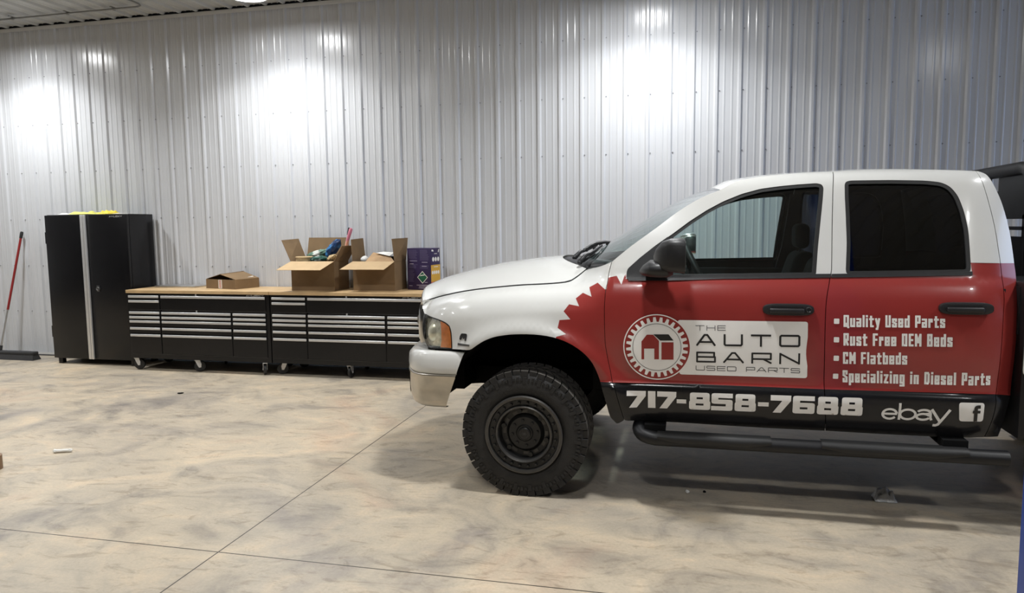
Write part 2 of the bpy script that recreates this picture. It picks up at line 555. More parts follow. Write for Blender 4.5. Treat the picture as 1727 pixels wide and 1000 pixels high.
# ceiling lamps: round LED high bays hung just under the ceiling
LAMP_Z = 4.00
def ceiling_light(x, y, label):
    t = thing('ceiling_light', label, 'ceiling light', (x, y, LAMP_Z), 'round LED ceiling lights')
    def turned(name, pr, m, n=40):
        bm = bmesh.new()
        rings = []
        for r, z in pr:
            rings.append([bm.verts.new((x, y, z))] if r == 0 else [bm.verts.new((x + r * math.cos(2 * math.pi * k / n), y + r * math.sin(2 * math.pi * k / n), z)) for k in range(n)])
        for a, b in zip(rings, rings[1:]):
            for k in range(n):
                k2 = (k + 1) % n
                if len(a) == 1:
                    bm.faces.new((a[0], b[k2], b[k]))
                elif len(b) == 1:
                    bm.faces.new((a[k], a[k2], b[0]))
                else:
                    bm.faces.new((a[k], a[k2], b[k2], b[k]))
        bmesh.ops.recalc_face_normals(bm, faces=bm.faces[:])
        return finish(name, bm, m, t, smooth=True, angle=40)
    z = LAMP_Z
    turned('housing', [(0, z + 0.14), (0.06, z + 0.14), (0.075, z + 0.06), (0.17, z + 0.035), (0.205, z + 0.02), (0.205, z), (0.19, z), (0.185, z + LENS_IN + 0.004), (0, z + LENS_IN + 0.004)], M['lamp_body'])
    turned('lens', [(0, z + LENS_IN - 0.002), (0.15, z + LENS_IN - 0.002), (0.183, z + LENS_IN + 0.003)], M['lens'])
    turned('hook', [(0, z + 0.139), (0.012, z + 0.139), (0.012, 4.2), (0, 4.2)], M['conduit'], 10)
    ld = bpy.data.lights.new('led_light', 'AREA')
    ld.shape = 'DISK'
    ld.size = 0.34
    ld.energy = LAMP_WATT
    ld.color = LAMP_COLOR[:3]
    ld.spread = math.radians(LAMP_SPREAD)
    lo = bpy.data.objects.new('led_light', ld)
    COL.objects.link(lo)
    lo.location = (x, y, z + LENS_IN - 0.006)
    attach(lo, t)
    return t
LENS_IN = 0.012
LAMPS = [(-11.8, 6.86), (-7.94, 6.86), (-4.38, 6.86), (-0.40, 6.86),
         (-7.94, 3.72), (-4.38, 3.72), (-0.40, 3.72), (3.5, 3.72),
         (-0.40, 0.40), (3.5, 0.40)]
for x, y in LAMPS:
    lab = 'bright white ceiling light at the top edge above the workbenches' if (x, y) == (-4.38, 6.86) else 'round white LED ceiling light over the garage, outside the picture'
    ceiling_light(x, y, lab)

# conduit along the ceiling
t = thing('conduit_pipe', 'thin grey metal conduit pipe clipped under the ceiling with one bend', 'pipe', (-8.0, 7.35, 4.17))
bm = bmesh.new()
path = [(X_L + 0.1, 7.36, 4.165), (-9, 7.36, 4.165), (-6.12, 7.345, 4.165)]
for k in range(1, 8):
    a = k / 8 * math.pi / 2
    path.append((-6.12 + 0.12 * math.sin(a), 7.225 + 0.12 * math.cos(a), 4.165))
path += [(-6.0, 7.1, 4.165), (-6.0, 3.0, 4.165)]
tube(bm, path, 0.011, 10)
finish('pipe', bm, M['conduit'], t, smooth=True)
for cx in (-9.4, -7.85, -7.06, -6.42):
    bm = bmesh.new()
    tube(bm, [(cx - 0.012, 7.352, 4.165), (cx + 0.012, 7.352, 4.165)], 0.017, 10)
    bx(bm, cx - 0.012, cx + 0.012, 7.30, 7.40, 4.178, 4.186)
    finish('clip', bm, M['conduit'], t)

# ------------------------------------------------------------------ the pickup truck
D = {'SEAMT': [(-1.7393,1.1332),(-1.6454,1.162),(-1.5061,1.1995),(-1.3795,1.227),(-1.2533,1.2473),(-1.1164,1.262),(-0.9933,1.2733),(-0.887,1.2791),(-0.7818,1.2863),(-0.7,1.293),(-0.5,1.305),(-0.3,1.315)],'fender': [(-1.7356,1.1319),(-1.6394,1.1614),(-1.5012,1.1982),(-1.3766,1.2257),(-1.251,1.2458),(-1.1144,1.2605),(-0.9916,1.2717),(-0.8855,1.2775),(-0.7804,1.2847),(-0.6996,1.2945),(-0.6677,1.3105),(-0.6354,1.3372),(-0.5998,1.3664),(-0.5449,1.3791),(-0.4896,1.3975),(-0.4401,1.4177),(-0.4172,1.4302),(-0.4293,1.385),(-0.4358,1.3512),(-0.44,1.3045),(-0.4477,1.2622),(-0.4525,1.1621),(-0.45,1.0233),(-0.4462,0.9532),(-0.4322,0.8694),(-0.4141,0.7867),(-0.4026,0.7294),(-0.3905,0.712),(-0.37,0.6319),(-0.3353,0.4998),(-0.3664,0.474),(-0.381,0.4694),(-0.4153,0.5063),(-0.4306,0.5617),(-0.4461,0.6301),(-0.4704,0.7216),(-0.4947,0.7918),(-0.5283,0.856),(-0.5835,0.9112),(-0.6605,0.9584),(-0.7523,0.9891),(-0.8666,1.0025),(-0.9861,1.0002),(-1.0483,0.9929),(-1.111,0.9805),(-1.1743,0.955),(-1.2258,0.9229),(-1.2664,0.897),(-1.3322,0.8946),(-1.3942,0.8889),(-1.3985,0.9377),(-1.4042,0.9924),(-1.4187,1.0291),(-1.4539,1.0473),(-1.5164,1.0588),(-1.6068,1.0639),(-1.6807,1.0696)],'headlight': [(-1.6785,1.0617),(-1.6048,1.0569),(-1.5153,1.0517),(-1.4576,1.0396),(-1.4252,1.0233),(-1.4121,0.9843),(-1.4075,0.9367),(-1.4054,0.8931),(-1.4883,0.8824),(-1.5652,0.8715),(-1.6028,0.8673),(-1.636,0.8769),(-1.6597,0.9053),(-1.6727,0.9497),(-1.6783,1.0284)],'amber': [(-1.4982,1.0491),(-1.4576,1.0396),(-1.4252,1.0233),(-1.4121,0.9843),(-1.4075,0.9367),(-1.4055,0.8945),(-1.4967,0.8852),(-1.487,0.9265),(-1.4877,0.9828)],'red': [(-0.3312,1.3564),(-0.3403,1.3505),(-0.3552,1.2994),(-0.3839,1.3493),(-0.4331,1.3379),(-0.4413,1.2718),(-0.4513,1.2714),(-0.5009,1.3045),(-0.5498,1.2771),(-0.5296,1.2261),(-0.5856,1.2456),(-0.6255,1.2133),(-0.6017,1.1698),(-0.6625,1.18),(-0.693,1.1391),(-0.6517,1.0932),(-0.7165,1.0878),(-0.7258,1.042),(-0.6749,1.007),(-0.7313,0.9916),(-0.7381,0.9669)],'front_door': [(-0.3318,0.5002),(-0.3665,0.6321),(-0.3871,0.712),(-0.3992,0.7294),(-0.4107,0.7866),(-0.4288,0.8694),(-0.4428,0.9533),(-0.4466,1.0234),(-0.449,1.1621),(-0.4441,1.2623),(-0.4364,1.3047),(-0.432,1.3514),(-0.4255,1.3852),(-0.4135,1.4304),(-0.3067,1.5192),(-0.1655,1.6227),(-0.0388,1.7192),(0.0872,1.7955),(0.1995,1.8421),(0.279,1.8856),(0.3517,1.9013),(0.4212,1.9126),(0.5594,1.9255),(0.6958,1.9317),(0.8132,1.9336),(0.7993,1.8475),(0.789,1.6304),(0.7826,1.3881),(0.7724,1.3402),(0.7521,1.2298),(0.7474,1.1042),(0.7502,0.894),(0.756,0.7246),(0.7735,0.4892),(0.4243,0.488),(0.0302,0.4934),(-0.3092,0.4962)],'rear_door': [(0.7778,0.4895),(0.7602,0.7248),(0.7545,0.8941),(0.7516,1.1043),(0.7563,1.2299),(0.7766,1.3402),(0.7868,1.3881),(0.7933,1.6304),(0.8036,1.8474),(0.8175,1.9335),(0.8977,1.9376),(1.0253,1.9419),(1.2042,1.937),(1.3748,1.927),(1.4871,1.9192),(1.5304,1.9156),(1.547,1.8603),(1.5712,1.7547),(1.5981,1.6222),(1.6126,1.5096),(1.6232,1.4163),(1.6273,1.3062),(1.6265,1.2242),(1.6237,1.1844),(1.6217,1.016),(1.6186,0.8633),(1.6127,0.7397),(1.6082,0.7294),(1.5975,0.6139),(1.5852,0.5521),(1.5729,0.4936),(1.2809,0.4877),(1.0147,0.4872)],'cab_corner': [(1.577,0.4933),(1.5893,0.5518),(1.6016,0.6136),(1.6123,0.7291),(1.6169,0.7393),(1.6228,0.863),(1.6259,1.0157),(1.6279,1.1842),(1.6307,1.224),(1.6315,1.3061),(1.6274,1.4161),(1.6167,1.5095),(1.6022,1.6222),(1.5752,1.7547),(1.5508,1.8603),(1.5342,1.9155),(1.546,1.914),(1.5777,1.8979),(1.5993,1.8651),(1.6239,1.8119),(1.6507,1.745),(1.678,1.6497),(1.6958,1.5642),(1.7076,1.4696),(1.7127,1.4162),(1.7188,1.3567),(1.7124,1.2776),(1.7098,1.21),(1.7133,1.1096),(1.713,0.9572),(1.7085,0.8226),(1.7037,0.7315),(1.6838,0.6876),(1.6694,0.6026),(1.6572,0.488)],'front_window': [(-0.3259,1.3329),(-0.3286,1.3598),(-0.3247,1.3826),(-0.3161,1.3956),(-0.2526,1.454),(-0.1637,1.5252),(-0.0751,1.5861),(0.0254,1.6619),(0.1193,1.7234),(0.2127,1.7737),(0.3155,1.815),(0.4175,1.8415),(0.5185,1.8539),(0.6185,1.8618),(0.7174,1.8666),(0.7433,1.8589),(0.7518,1.8412),(0.747,1.7854),(0.7314,1.6473),(0.7167,1.5106),(0.7043,1.3524)],'rear_window': [(0.855,1.3597),(0.8594,1.4363),(0.864,1.5326),(0.8622,1.6622),(0.8594,1.7932),(0.8615,1.8561),(0.8691,1.8711),(0.8927,1.8777),(1.092,1.8757),(1.2683,1.8683),(1.3455,1.8566),(1.3867,1.8342),(1.4218,1.7854),(1.4475,1.6993),(1.464,1.5955),(1.4678,1.4741),(1.4684,1.3723)],'belt_front': [(-0.3265,1.3462),(-0.3151,1.3224),(-0.0963,1.324),(0.2146,1.3365),(0.4686,1.3401),(0.7763,1.3465),(0.7817,1.3669),(0.4689,1.362),(0.2146,1.3593),(-0.0968,1.3476),(-0.2481,1.3433)],'belt_rear': [(0.7824,1.3465),(1.0736,1.3528),(1.4722,1.3619),(1.473,1.3828),(1.0743,1.3729),(0.7847,1.3663)],'band': [(-0.5175,0.7273),(-0.4005,0.7294),(0.093,0.7329),(0.7605,0.7322),(1.2608,0.7373),(1.6107,0.732),(1.7644,0.7092)],'redtop': [(1.4677,1.4278),(1.7363,1.4195)],'redbelt': [(-0.3327,1.3329),(-0.3155,1.3297),(0.7765,1.3529),(1.1322,1.3619),(1.4726,1.3708)],'sail': [(-0.3259,1.3329),(-0.3286,1.3598),(-0.3247,1.3826),(-0.3161,1.3956),(-0.2526,1.454),(-0.1637,1.5252),(-0.0905,1.5777),(-0.0865,1.3345)],'hfront': [(0.4202,1.2156),(0.6933,1.1499)],'hrear': [(1.3014,1.2371),(1.5613,1.1681)],'badge': [(-1.3647,0.9887),(-1.2616,0.9194)],'plate': [(-0.0336,1.1032),(0.6608,1.1073),(0.6671,0.7913),(-0.0201,0.787)],'logoc': [(-0.1472,0.9449),(-0.34,0.9393),(0.0415,0.9504),(-0.1489,1.1342),(-0.1459,0.7507)],'t_the': [(0.0649,1.0453),(0.2295,1.0482),(0.0645,1.0748)],'t_auto': [(0.0701,0.9574),(0.6251,0.9654),(0.0691,1.026)],'t_barn': [(0.0715,0.8611),(0.6267,0.868),(0.0706,0.9245)],'t_used': [(0.0703,0.8147),(0.6288,0.8181),(0.0698,0.8421)],'t_phone': [(-0.3177,0.5829),(0.9519,0.5951),(-0.3179,0.6857)],'t_ebay': [(1.0483,0.5809),(1.3842,0.5878),(1.0402,0.682)],'t_f': [(1.4275,0.5903),(1.5447,0.5907),(1.4176,0.6951)],'t_l1': [(0.8417,1.083),(1.3368,1.0884),(0.8401,1.148)],'t_l2': [(0.8446,0.9808),(1.3762,0.9884),(0.8422,1.0493)],'t_l3': [(0.8464,0.8793),(1.1645,0.8858),(0.8435,0.9454)],'t_l4': [(0.8497,0.7753),(1.5762,0.7848),(0.8464,0.8439)],'bullets': [(0.8063,1.1132),(0.8085,1.0119),(0.8114,0.9094),(0.8128,0.8082)],'apil': [(-0.4172,1.4302),(-0.3067,1.5192),(-0.1655,1.6227),(-0.0388,1.7192),(0.0872,1.7955),(0.1995,1.8421)],'roofedge': [(0.279,1.8856),(0.3517,1.9013),(0.4212,1.9126),(0.5594,1.9255),(0.6958,1.9317),(0.8169,1.9335),(0.8977,1.9376),(1.0253,1.9419),(1.2042,1.937),(1.3748,1.927),(1.4871,1.9192),(1.546,1.914),(1.5777,1.8979)],'barn_front': [(-0.2355,0.8696),(-0.2359,0.9748),(-0.2058,1.0151),(-0.1706,1.016),(-0.1372,0.9806),(-0.1364,0.8729),(-0.1626,0.872),(-0.163,0.9351),(-0.2205,0.9334),(-0.2203,0.8701)],'barn_wall': [(-0.1231,0.9727),(-0.0554,0.9745),(-0.0544,0.8735),(-0.1224,0.8713)],'barn_roof': [(-0.1696,1.0181),(-0.0837,1.0202),(-0.0555,0.9848),(-0.1302,0.9828)],'SEAM3': [(-1.7418,4.7167,1.1337),(-1.6487,4.6905,1.1622),(-1.5081,4.5553,1.2),(-1.3811,4.4793,1.2277),(-1.2545,4.4461,1.2481),(-1.1174,4.4442,1.2628),(-0.9942,4.444,1.2741),(-0.8877,4.4439,1.2799),(-0.7825,4.444,1.2871),(-0.7015,4.4597,1.2968),(-0.6692,4.5221,1.3131),(-0.6367,4.5905,1.34),(-0.6022,4.6311,1.3694)],'CREST': [[-1.8619,5.2,1.2156],[-1.806,5.2,1.2408],[-1.7188,5.2,1.2728],[-1.6269,5.2,1.2978],[-1.5294,5.2,1.3236],[-1.4328,5.2,1.3456],[-1.3053,5.2,1.374],[-1.1616,5.2,1.3951],[-1.0374,5.2,1.4108],[-0.9147,5.2,1.4229],[-0.8365,5.2,1.4288]],'HOODREAR': [[-0.8115,5.05,1.4295],[-0.7922,4.95,1.4111],[-0.7547,4.8,1.4018],[-0.6835,4.62,1.39],[-0.6387,4.53,1.3847],[-0.5774,4.44,1.38]]}
YT, YC = 4.20, 5.20
HUBX, HUBZ, HUBX2 = -0.935, 0.388, 2.64
DOOR = [(0.4, 0.09), (0.48, 0.06), (0.54, 0.032), (0.62, 0.009), (0.675, 0.0), (0.7, 0.0005), (0.713, 0.005), (0.724, 0.016), (0.74, 0.023), (0.79, 0.022), (0.86, 0.015), (0.95, 0.009), (1.06, 0.007), (1.16, 0.01), (1.23, 0.018), (1.285, 0.032), (1.32, 0.046), (1.345, 0.06), (1.4, 0.075), (1.6, 0.125), (1.78, 0.175), (1.86, 0.205), (1.9, 0.235), (1.925, 0.275), (1.945, 0.34), (1.97, 0.5)]
TOP = [(-0.05, 0.42), (-0.012, 0.3), (0.0, 0.24), (0.012, 0.19), (0.03, 0.135), (0.06, 0.085), (0.1, 0.05), (0.16, 0.022), (0.25, 0.007), (0.4, 0.0), (1.2, 0.0)]
SEAMT = D['SEAMT']
def slope(T, k):
    n = len(T)
    if 0 < k < n - 1:
        d0 = (T[k][1] - T[k - 1][1]) / (T[k][0] - T[k - 1][0])
        d1 = (T[k + 1][1] - T[k][1]) / (T[k + 1][0] - T[k][0])
        return 0.0 if d0 * d1 <= 0 else 2 * d0 * d1 / (d0 + d1)
    a, b = max(k - 1, 0), min(k + 1, n - 1)
    return (T[b][1] - T[a][1]) / (T[b][0] - T[a][0])
def lerp_tab(T, z):
    n = len(T)
    if z <= T[0][0]:
        return T[0][1] + (z - T[0][0]) * (T[1][1] - T[0][1]) / (T[1][0] - T[0][0])
    if z >= T[-1][0]:
        return T[-1][1] + (z - T[-1][0]) * (T[-1][1] - T[-2][1]) / (T[-1][0] - T[-2][0])
    i = 0
    while T[i + 1][0] < z:
        i += 1
    x0, y0 = T[i]
    x1, y1 = T[i + 1]
    hh = x1 - x0
    t = (z - x0) / hh
    return (2 * t ** 3 - 3 * t * t + 1) * y0 + (t ** 3 - 2 * t * t + t) * hh * slope(T, i) + (-2 * t ** 3 + 3 * t * t) * y1 + (t ** 3 - t * t) * hh * slope(T, i + 1)
def sstep(a, b, x):
    t = max(0.0, min(1.0, (x - a) / (b - a)))
    return t * t * (3 - 2 * t)
def side(x, z):
    """how far the body side lies inside its widest plane at length x, height z"""
    w = sstep(-0.66, -0.40, x)
    d = lerp_tab(DOOR, z) if w > 0 else 0
    f = 0
    if w < 1:
        low = lerp_tab(DOOR, min(z, 0.95)) if z < 0.95 else 0.009 * max(0, 1 - (z - 0.95) / 0.2)
        zs = lerp_tab(SEAMT, max(SEAMT[0][0] - 0.05, min(x, SEAMT[-1][0])))
        f = lerp_tab(TOP, zs - z) + low
    r = math.hypot(x - HUBX, z - HUBZ)
    flare = -0.028 * math.exp(-((r - 0.62) / 0.06) ** 2) if x < -0.25 else 0
    back = 0.10 * ((x - 1.45) / 0.25) ** 2 if x > 1.45 else 0
    ns = min(0.27, 0.27 * ((-1.22 - x) / 0.45) ** 2) if x < -1.22 else 0
    return d * w + f * (1 - w) + ns + flare + back

def surf(x, z, off=0.0, s=1):
    y = YT + side(x, z) - off
    return Vector((x, y if s > 0 else 2 * YC - y, z))
def surf_n(x, z, s=1):
    e = 0.004
    n = Vector(((side(x + e, z) - side(x - e, z)) / (2 * e), -1.0, (side(x, z + e) - side(x, z - e)) / (2 * e))).normalized()
    if s < 0:
        n.y = -n.y
    return n

def panel(name, outer, parent, mats, holes=(), lines=(), pick=None, off=0.0, flange=0.018, s=1, dx=0.04, dz=0.025, flip=False):
    """sheet panel: a side-view outline laid on the body surface, with a turned-in edge"""
    verts, edges = [], []
    def add_loop(lp, closed=True):
        b = len(verts)
        verts.extend(Vector((p[0], p[1])) for p in lp)
        for i in range(len(lp) - (0 if closed else 1)):
            edges.append((b + i, b + (i + 1) % len(lp)))
    add_loop(outer)
    for h_ in holes:
        add_loop(h_)
    for l_ in lines:
        add_loop(l_, False)
    xs = [p[0] for p in outer]
    zs = [p[1] for p in outer]
    x0, x1, z0, z1 = min(xs), max(xs), min(zs), max(zs)
    z = z0 + dz * 0.5
    k = 0
    while z < z1:
        x = x0 + dx * (0.25 + 0.5 * (k % 2))
        while x < x1:
            if pip(x, z, outer) and not any(pip(x, z, h_) for h_ in holes):
                verts.append(Vector((x, z)))
            x += dx
        z += dz * (0.6 if z > 1.08 else 1.0)
        k += 1
    V, E_, F, _a, _b, _c = delaunay_2d_cdt(verts, edges, [], 0, 1e-5)
    tris, mids = [], []
    for f in F:
        cx = sum(V[i].x for i in f) / 3
        cz = sum(V[i].y for i in f) / 3
        if pip(cx, cz, outer) and not any(pip(cx, cz, h_) for h_ in holes):
            a, b, c = (V[i] for i in f)
            if (b - a).cross(c - a) < 0:
                f = (f[0], f[2], f[1])
            tris.append(tuple(f))
            mids.append(pick(cx, cz) if pick else 0)
    used = sorted({i for t_ in tris for i in t_})
    idx = {v: k for k, v in enumerate(used)}
    co = [surf(V[i].x, V[i].y, off, s) for i in used]
    nr = [surf_n(V[i].x, V[i].y, s) for i in used]
    faces = [tuple(idx[i] for i in t_) for t_ in tris]
    if (s < 0) != flip:
        faces = [tuple(reversed(f)) for f in faces]
    if flip:
        nr = [-n for n in nr]
    fm = list(mids)
    if flange:
        de = {}
        for f, m_ in zip(faces, mids):
            for a, b in ((f[0], f[1]), (f[1], f[2]), (f[2], f[0])):
                de[(a, b)] = m_
        for (a, b), m_ in list(de.items()):
            if (b, a) in de:
                continue
            k = len(co)
            inw = Vector((0, flange if s > 0 else -flange, 0))
            e = (co[b] - co[a]).normalized()
            nn = e.cross(nr[a]).normalized()
            co += [co[a].copy(), co[b].copy(), co[b] + inw, co[a] + inw]
            nr += [nn] * 4
            faces.append((k + 1, k, k + 3, k + 2))
            fm.append(m_)
    me = bpy.data.meshes.new(name)
    me.from_pydata(co, [], faces)
    for m_ in (mats if isinstance(mats, (list, tuple)) else [mats]):
        me.materials.append(m_)
    for p, m_ in zip(me.polygons, fm):
        p.use_smooth = True
        p.material_index = m_
    me.update()
    me.normals_split_custom_set_from_vertices([tuple(n) for n in nr])
    return link(name, me, parent)

truck = thing('pickup_truck', 'white, red and black lettered crew cab pickup truck parked on the concrete floor', 'truck', (0.2, YC, 0))

GEAR = D['red']
RED_POLY = GEAR + [(-0.75, 0.5), (2.0, 0.5), (2.0, 1.4175), D['redtop'][1], D['redtop'][0]] + list(reversed(D['redbelt']))
BAND = D['band']
def band_z(x):
    for (x0, z0), (x1, z1) in zip(BAND, BAND[1:]):
        if x <= x1 or (x1, z1) == BAND[-1]:
            return z0 + (z1 - z0) * (x - x0) / (x1 - x0)
def paint(x, z):
    if z < band_z(x) and x > -0.56:
        return 2
    return 1 if pip(x, z, RED_POLY) else 0
PAINT = [M['white'], M['red'], M['black']]
LINES = [GEAR, BAND, D['redbelt'], D['redtop'], [D['redtop'][0], D['redbelt'][-1]]]

def smooth_ring(p, n=3, keep=()):
    return spline(p, n, closed=True)

FWIN = D['front_window']
RWIN = D['rear_window']
def win_round(w, r):
    return [tuple(v) for v in round_corners(w, r, True, 3)]
FW = win_round(FWIN, 0.02)
RW = win_round(RWIN, 0.03)

def smooth_outline(poly, lim=32, n=3):
    """rounds the gentle vertices of a traced outline, keeps its true corners"""
    P = [Vector(p) for p in poly]
    m = len(P)
    soft = []
    for i in range(m):
        a, b, c = P[i - 1], P[i], P[(i + 1) % m]
        soft.append(math.degrees((b - a).angle(c - b)) < lim)
    out = []
    for i in range(m):
        p1, p2 = P[i], P[(i + 1) % m]
        L = (p2 - p1).length
        p0 = P[i - 1] if soft[i] else p1
        p3 = P[(i + 2) % m] if soft[(i + 1) % m] else p2
        if p0 != p1 and (p1 - p0).length > 2.5 * L:
            p0 = p1 + (p0 - p1).normalized() * L * 1.2
        if p3 != p2 and (p3 - p2).length > 2.5 * L:
            p3 = p2 + (p3 - p2).normalized() * L * 1.2
        k_n = n if L > 0.012 else 1
        for k in range(k_n):
            t = k / k_n
            out.append(tuple(0.5 * ((2 * p1) + (p2 - p0) * t + (2 * p0 - 5 * p1 + 4 * p2 - p3) * t * t + (3 * p1 - p0 - 3 * p2 + p3) * t ** 3)))
    return out
for key in ('fender', 'front_door', 'rear_door', 'cab_corner', 'headlight'):
    D[key] = smooth_outline(D[key])
FW = smooth_outline(FW, 25, 2)
RW = smooth_outline(RW, 25, 2)

def half_body(s):
    far = s < 0
    fe = panel('front_fender', D['fender'], truck, PAINT, lines=LINES, pick=paint, s=s, dz=0.02)
    fd = panel('front_door', D['front_door'], truck, PAINT, holes=[FW], lines=LINES, pick=paint, s=s)
    rd = panel('rear_door', D['rear_door'], truck, PAINT, holes=[RW], lines=LINES, pick=paint, s=s)
    cc = panel('cab_corner', D['cab_corner'], truck, PAINT, lines=LINES, pick=paint, s=s, dx=0.02)
    # dark inner faces of the doors and pillars
    panel('inner_trim', D['front_door'], fd, M['inside'], holes=[FW], off=-0.05, flange=0.0, s=s, flip=True, dz=0.05, dx=0.08)
    panel('inner_trim', D['rear_door'], rd, M['inside'], holes=[RW], off=-0.05, flange=0.0, s=s, flip=True, dz=0.05, dx=0.08)
    # glass and rubber seals
    panel('window_glass', FW, fd, M['glass'], off=-0.020, flange=0.0, s=s, dx=0.06, dz=0.06)
    panel('window_glass', RW, rd, M['tint'], off=-0.014, flange=0.0, s=s, dx=0.06, dz=0.06)
    panel('window_seal', FW, fd, M['seal'], holes=[offset_poly(FW, 0.020)], off=-0.004, flange=0.02, s=s)
    panel('window_seal', RW, rd, M['seal'], holes=[offset_poly(RW, 0.020)], off=-0.002, flange=0.02, s=s)
    panel('belt_moulding', D['belt_front'], fd, M['trim'], off=0.006, flange=0.016, s=s)
    panel('belt_moulding', D['belt_rear'], rd, M['trim'], off=0.006, flange=0.016, s=s)
    # head lamp
    hp = D['headlight']
    panel('headlight_gap_shade', offset_poly(hp, -0.010), truck, M['seal'], holes=[offset_poly(hp, 0.002)], off=-0.010, flange=0.03, s=s, dx=0.02)  # black ring standing in for the shaded gap around the lamp
    hl = panel('headlight', hp, truck, M['lens_clear'], off=-0.002, flange=0.0, s=s, dx=0.015, dz=0.015)
    panel('lamp_housing', offset_poly(hp, 0.003), hl, M['lampglass'], off=-0.034, flange=-0.03, s=s, dx=0.02, dz=0.02)
    bm = bmesh.new()
    bmesh.ops.create_uvsphere(bm, u_segments=28, v_segments=16, radius=1.0)
    for v in bm.verts:
        v.co = Vector((-1.550 + v.co.x * 0.080, 4.465 + v.co.y * 0.066, 0.955 + v.co.z * 0.082))
        if s < 0:
            v.co.y = 2 * YC - v.co.y
    finish('reflector_bowl', bm, M['bowl'], hl, smooth=True)
    panel('turn_signal', D['amber'], hl, M['amber'], off=0.001, flange=0.004, s=s, dx=0.015, dz=0.015)
    return fe, fd, rd
fender, fdoor, rdoor = half_body(1)
fender_f, fdoor_f, rdoor_f = half_body(-1)

# headlight reflector bowl glow ring on the near lamp: a turned reflector seen behind the lens
# ---- hood
seam = [Vector((x, y + 0.002, z + 0.002)) for x, y, z in D['SEAM3']]
crest = [Vector(p) for p in D['CREST']]
def resample(pts, n):
    L = [0]
    for a, b in zip(pts, pts[1:]):
        L.append(L[-1] + (b - a).length)
    out = []
    for k in range(n):
        d = L[-1] * k / (n - 1)
        i = 0
        while i < len(pts) - 2 and L[i + 1] < d:
            i += 1
        t = (d - L[i]) / max(1e-9, L[i + 1] - L[i])
        out.append(pts[i].lerp(pts[i + 1], t))
    return out
NU = 30
sm = resample([Vector(p) for p in spline([tuple(v) for v in seam], 3)], NU)
cr = resample([Vector(p) for p in spline([tuple(v) for v in crest], 3)], NU)
def hood_pt(u, v):
    """u index along, v 0 (near seam) .. 1 (centre line)"""
    a, b = sm[u], cr[u]
    g = 1 - (1 - v) ** 2.3
    cv = v * v * (3 - 2 * v)
    x = a.x + (b.x - a.x) * (1 - (1 - v) ** (1.7 + 1.1 * sstep(NU * 0.6, NU - 1, u)))
    return Vector((x, a.y + (b.y - a.y) * v, a.z + (b.z - a.z) * g))
NV = 18
rows = []
for u in range(NU):
    half = [hood_pt(u, k / NV) for k in range(NV + 1)]
    full = half + [Vector((p.x, 2 * YC - p.y, p.z)) for p in reversed(half[:-1])]
    edge0 = full[0] + Vector((0, 0.006, -0.03))
    edge1 = full[-1] + Vector((0, -0.006, -0.03))
    rows.append([edge0] + full + [edge1])
first = [p + Vector((0.03, 0, -0.03)) for p in rows[0]]
last = [p + Vector((-0.01, 0, -0.03)) for p in rows[-1]]
bm = bmesh.new()
grid_mesh(bm, [first] + rows + [last], flip=True)
hood = finish('hood', bm, M['white'], truck, smooth=True, angle=50)
for s_ in (1, -1):
    bm = bmesh.new()
    tube(bm, [Vector((p.x, (p.y + 0.001) if s_ > 0 else 2 * YC - p.y - 0.001, p.z - 0.001)) for p in sm], 0.0042, 6)
    finish('hood_gap_shade', bm, M['seal'], hood)  # black strip along the seam, drawn as the shade in the hood gap

# ---- roof, windshield, rear window
def mirror(p):
    return Vector((p.x, 2 * YC - p.y, p.z))
redge = [D['apil'][-1]] + D['roofedge']
bm = bmesh.new()
rows = []
for (x, z) in redge:
    p = surf(x, z)
    q = mirror(p)
    row = []
    for k in range(21):
        v = k / 20
        w = 1 - (2 * v - 1) ** 2
        bow = -0.055 * w * max(0, 1 - (x - 0.2) / 0.5)
        end = 0.05 * (1 - (2 * v - 1) ** 4) * max(0, (x - 1.45) / 0.1277)
        cz = 0.034 * (1 - abs(2 * v - 1) ** 2.6)
        row.append(Vector((x + bow + min(end, 0.05) - (0.004 if end else 0), p.y + (q.y - p.y) * v, z - 0.003 + cz)))
    rows.append(row)
grid_mesh(bm, rows, flip=True)
finish('roof_panel', bm, M['white'], truck, smooth=True)
bm = bmesh.new()
grid_mesh(bm, [[p + Vector((0.02 if i == 0 else 0, 0, -0.035)) for p in r] for i, r in enumerate(rows) if i > 2])
finish('headliner', bm, M['inside'], truck, smooth=True)

ws_edge = spline([(x + 0.004, z) for x, z in D['apil']], 3)
bm = bmesh.new()
rows = []
n = len(ws_edge)
for i, (x, z) in enumerate(ws_edge):
    t_ = i / (n - 1)
    p = surf(x, z, -0.006)
    q = mirror(p)
    rows.append([Vector((x - (0.25 * (1 - t_) + 0.055 * t_) * (1 - (2 * k / 20 - 1) ** 2) + 0.0, p.y + (q.y - p.y) * k / 20, z - 0.002 + 0.034 * t_ * (1 - abs(2 * k / 20 - 1) ** 2.6))) for k in range(21)])
grid_mesh(bm, rows, flip=True)
finish('windshield', bm, M['ws'], truck, smooth=True)
ws_base = rows[0]
# cowl between the hood and the glass
bm = bmesh.new()
hb = [hood_pt(NU - 1, k / 10) for k in range(11)]
hb = hb + [mirror(p) for p in reversed(hb[:-1])]
r1 = [p + Vector((0.004, 0, -0.012)) for p in hb]
r3 = [p + Vector((0.03, 0, 0.005)) for p in ws_base]
r2 = [(a + b) / 2 + Vector((0, 0, -0.022)) for a, b in zip(r1, r3)]
grid_mesh(bm, [[p + Vector((0, 0, -0.05)) for p in r1], r1, r2, r3, [p + Vector((0.02, 0, -0.06)) for p in r3]], flip=True)
finish('cowl', bm, M['trim'], truck, smooth=True)
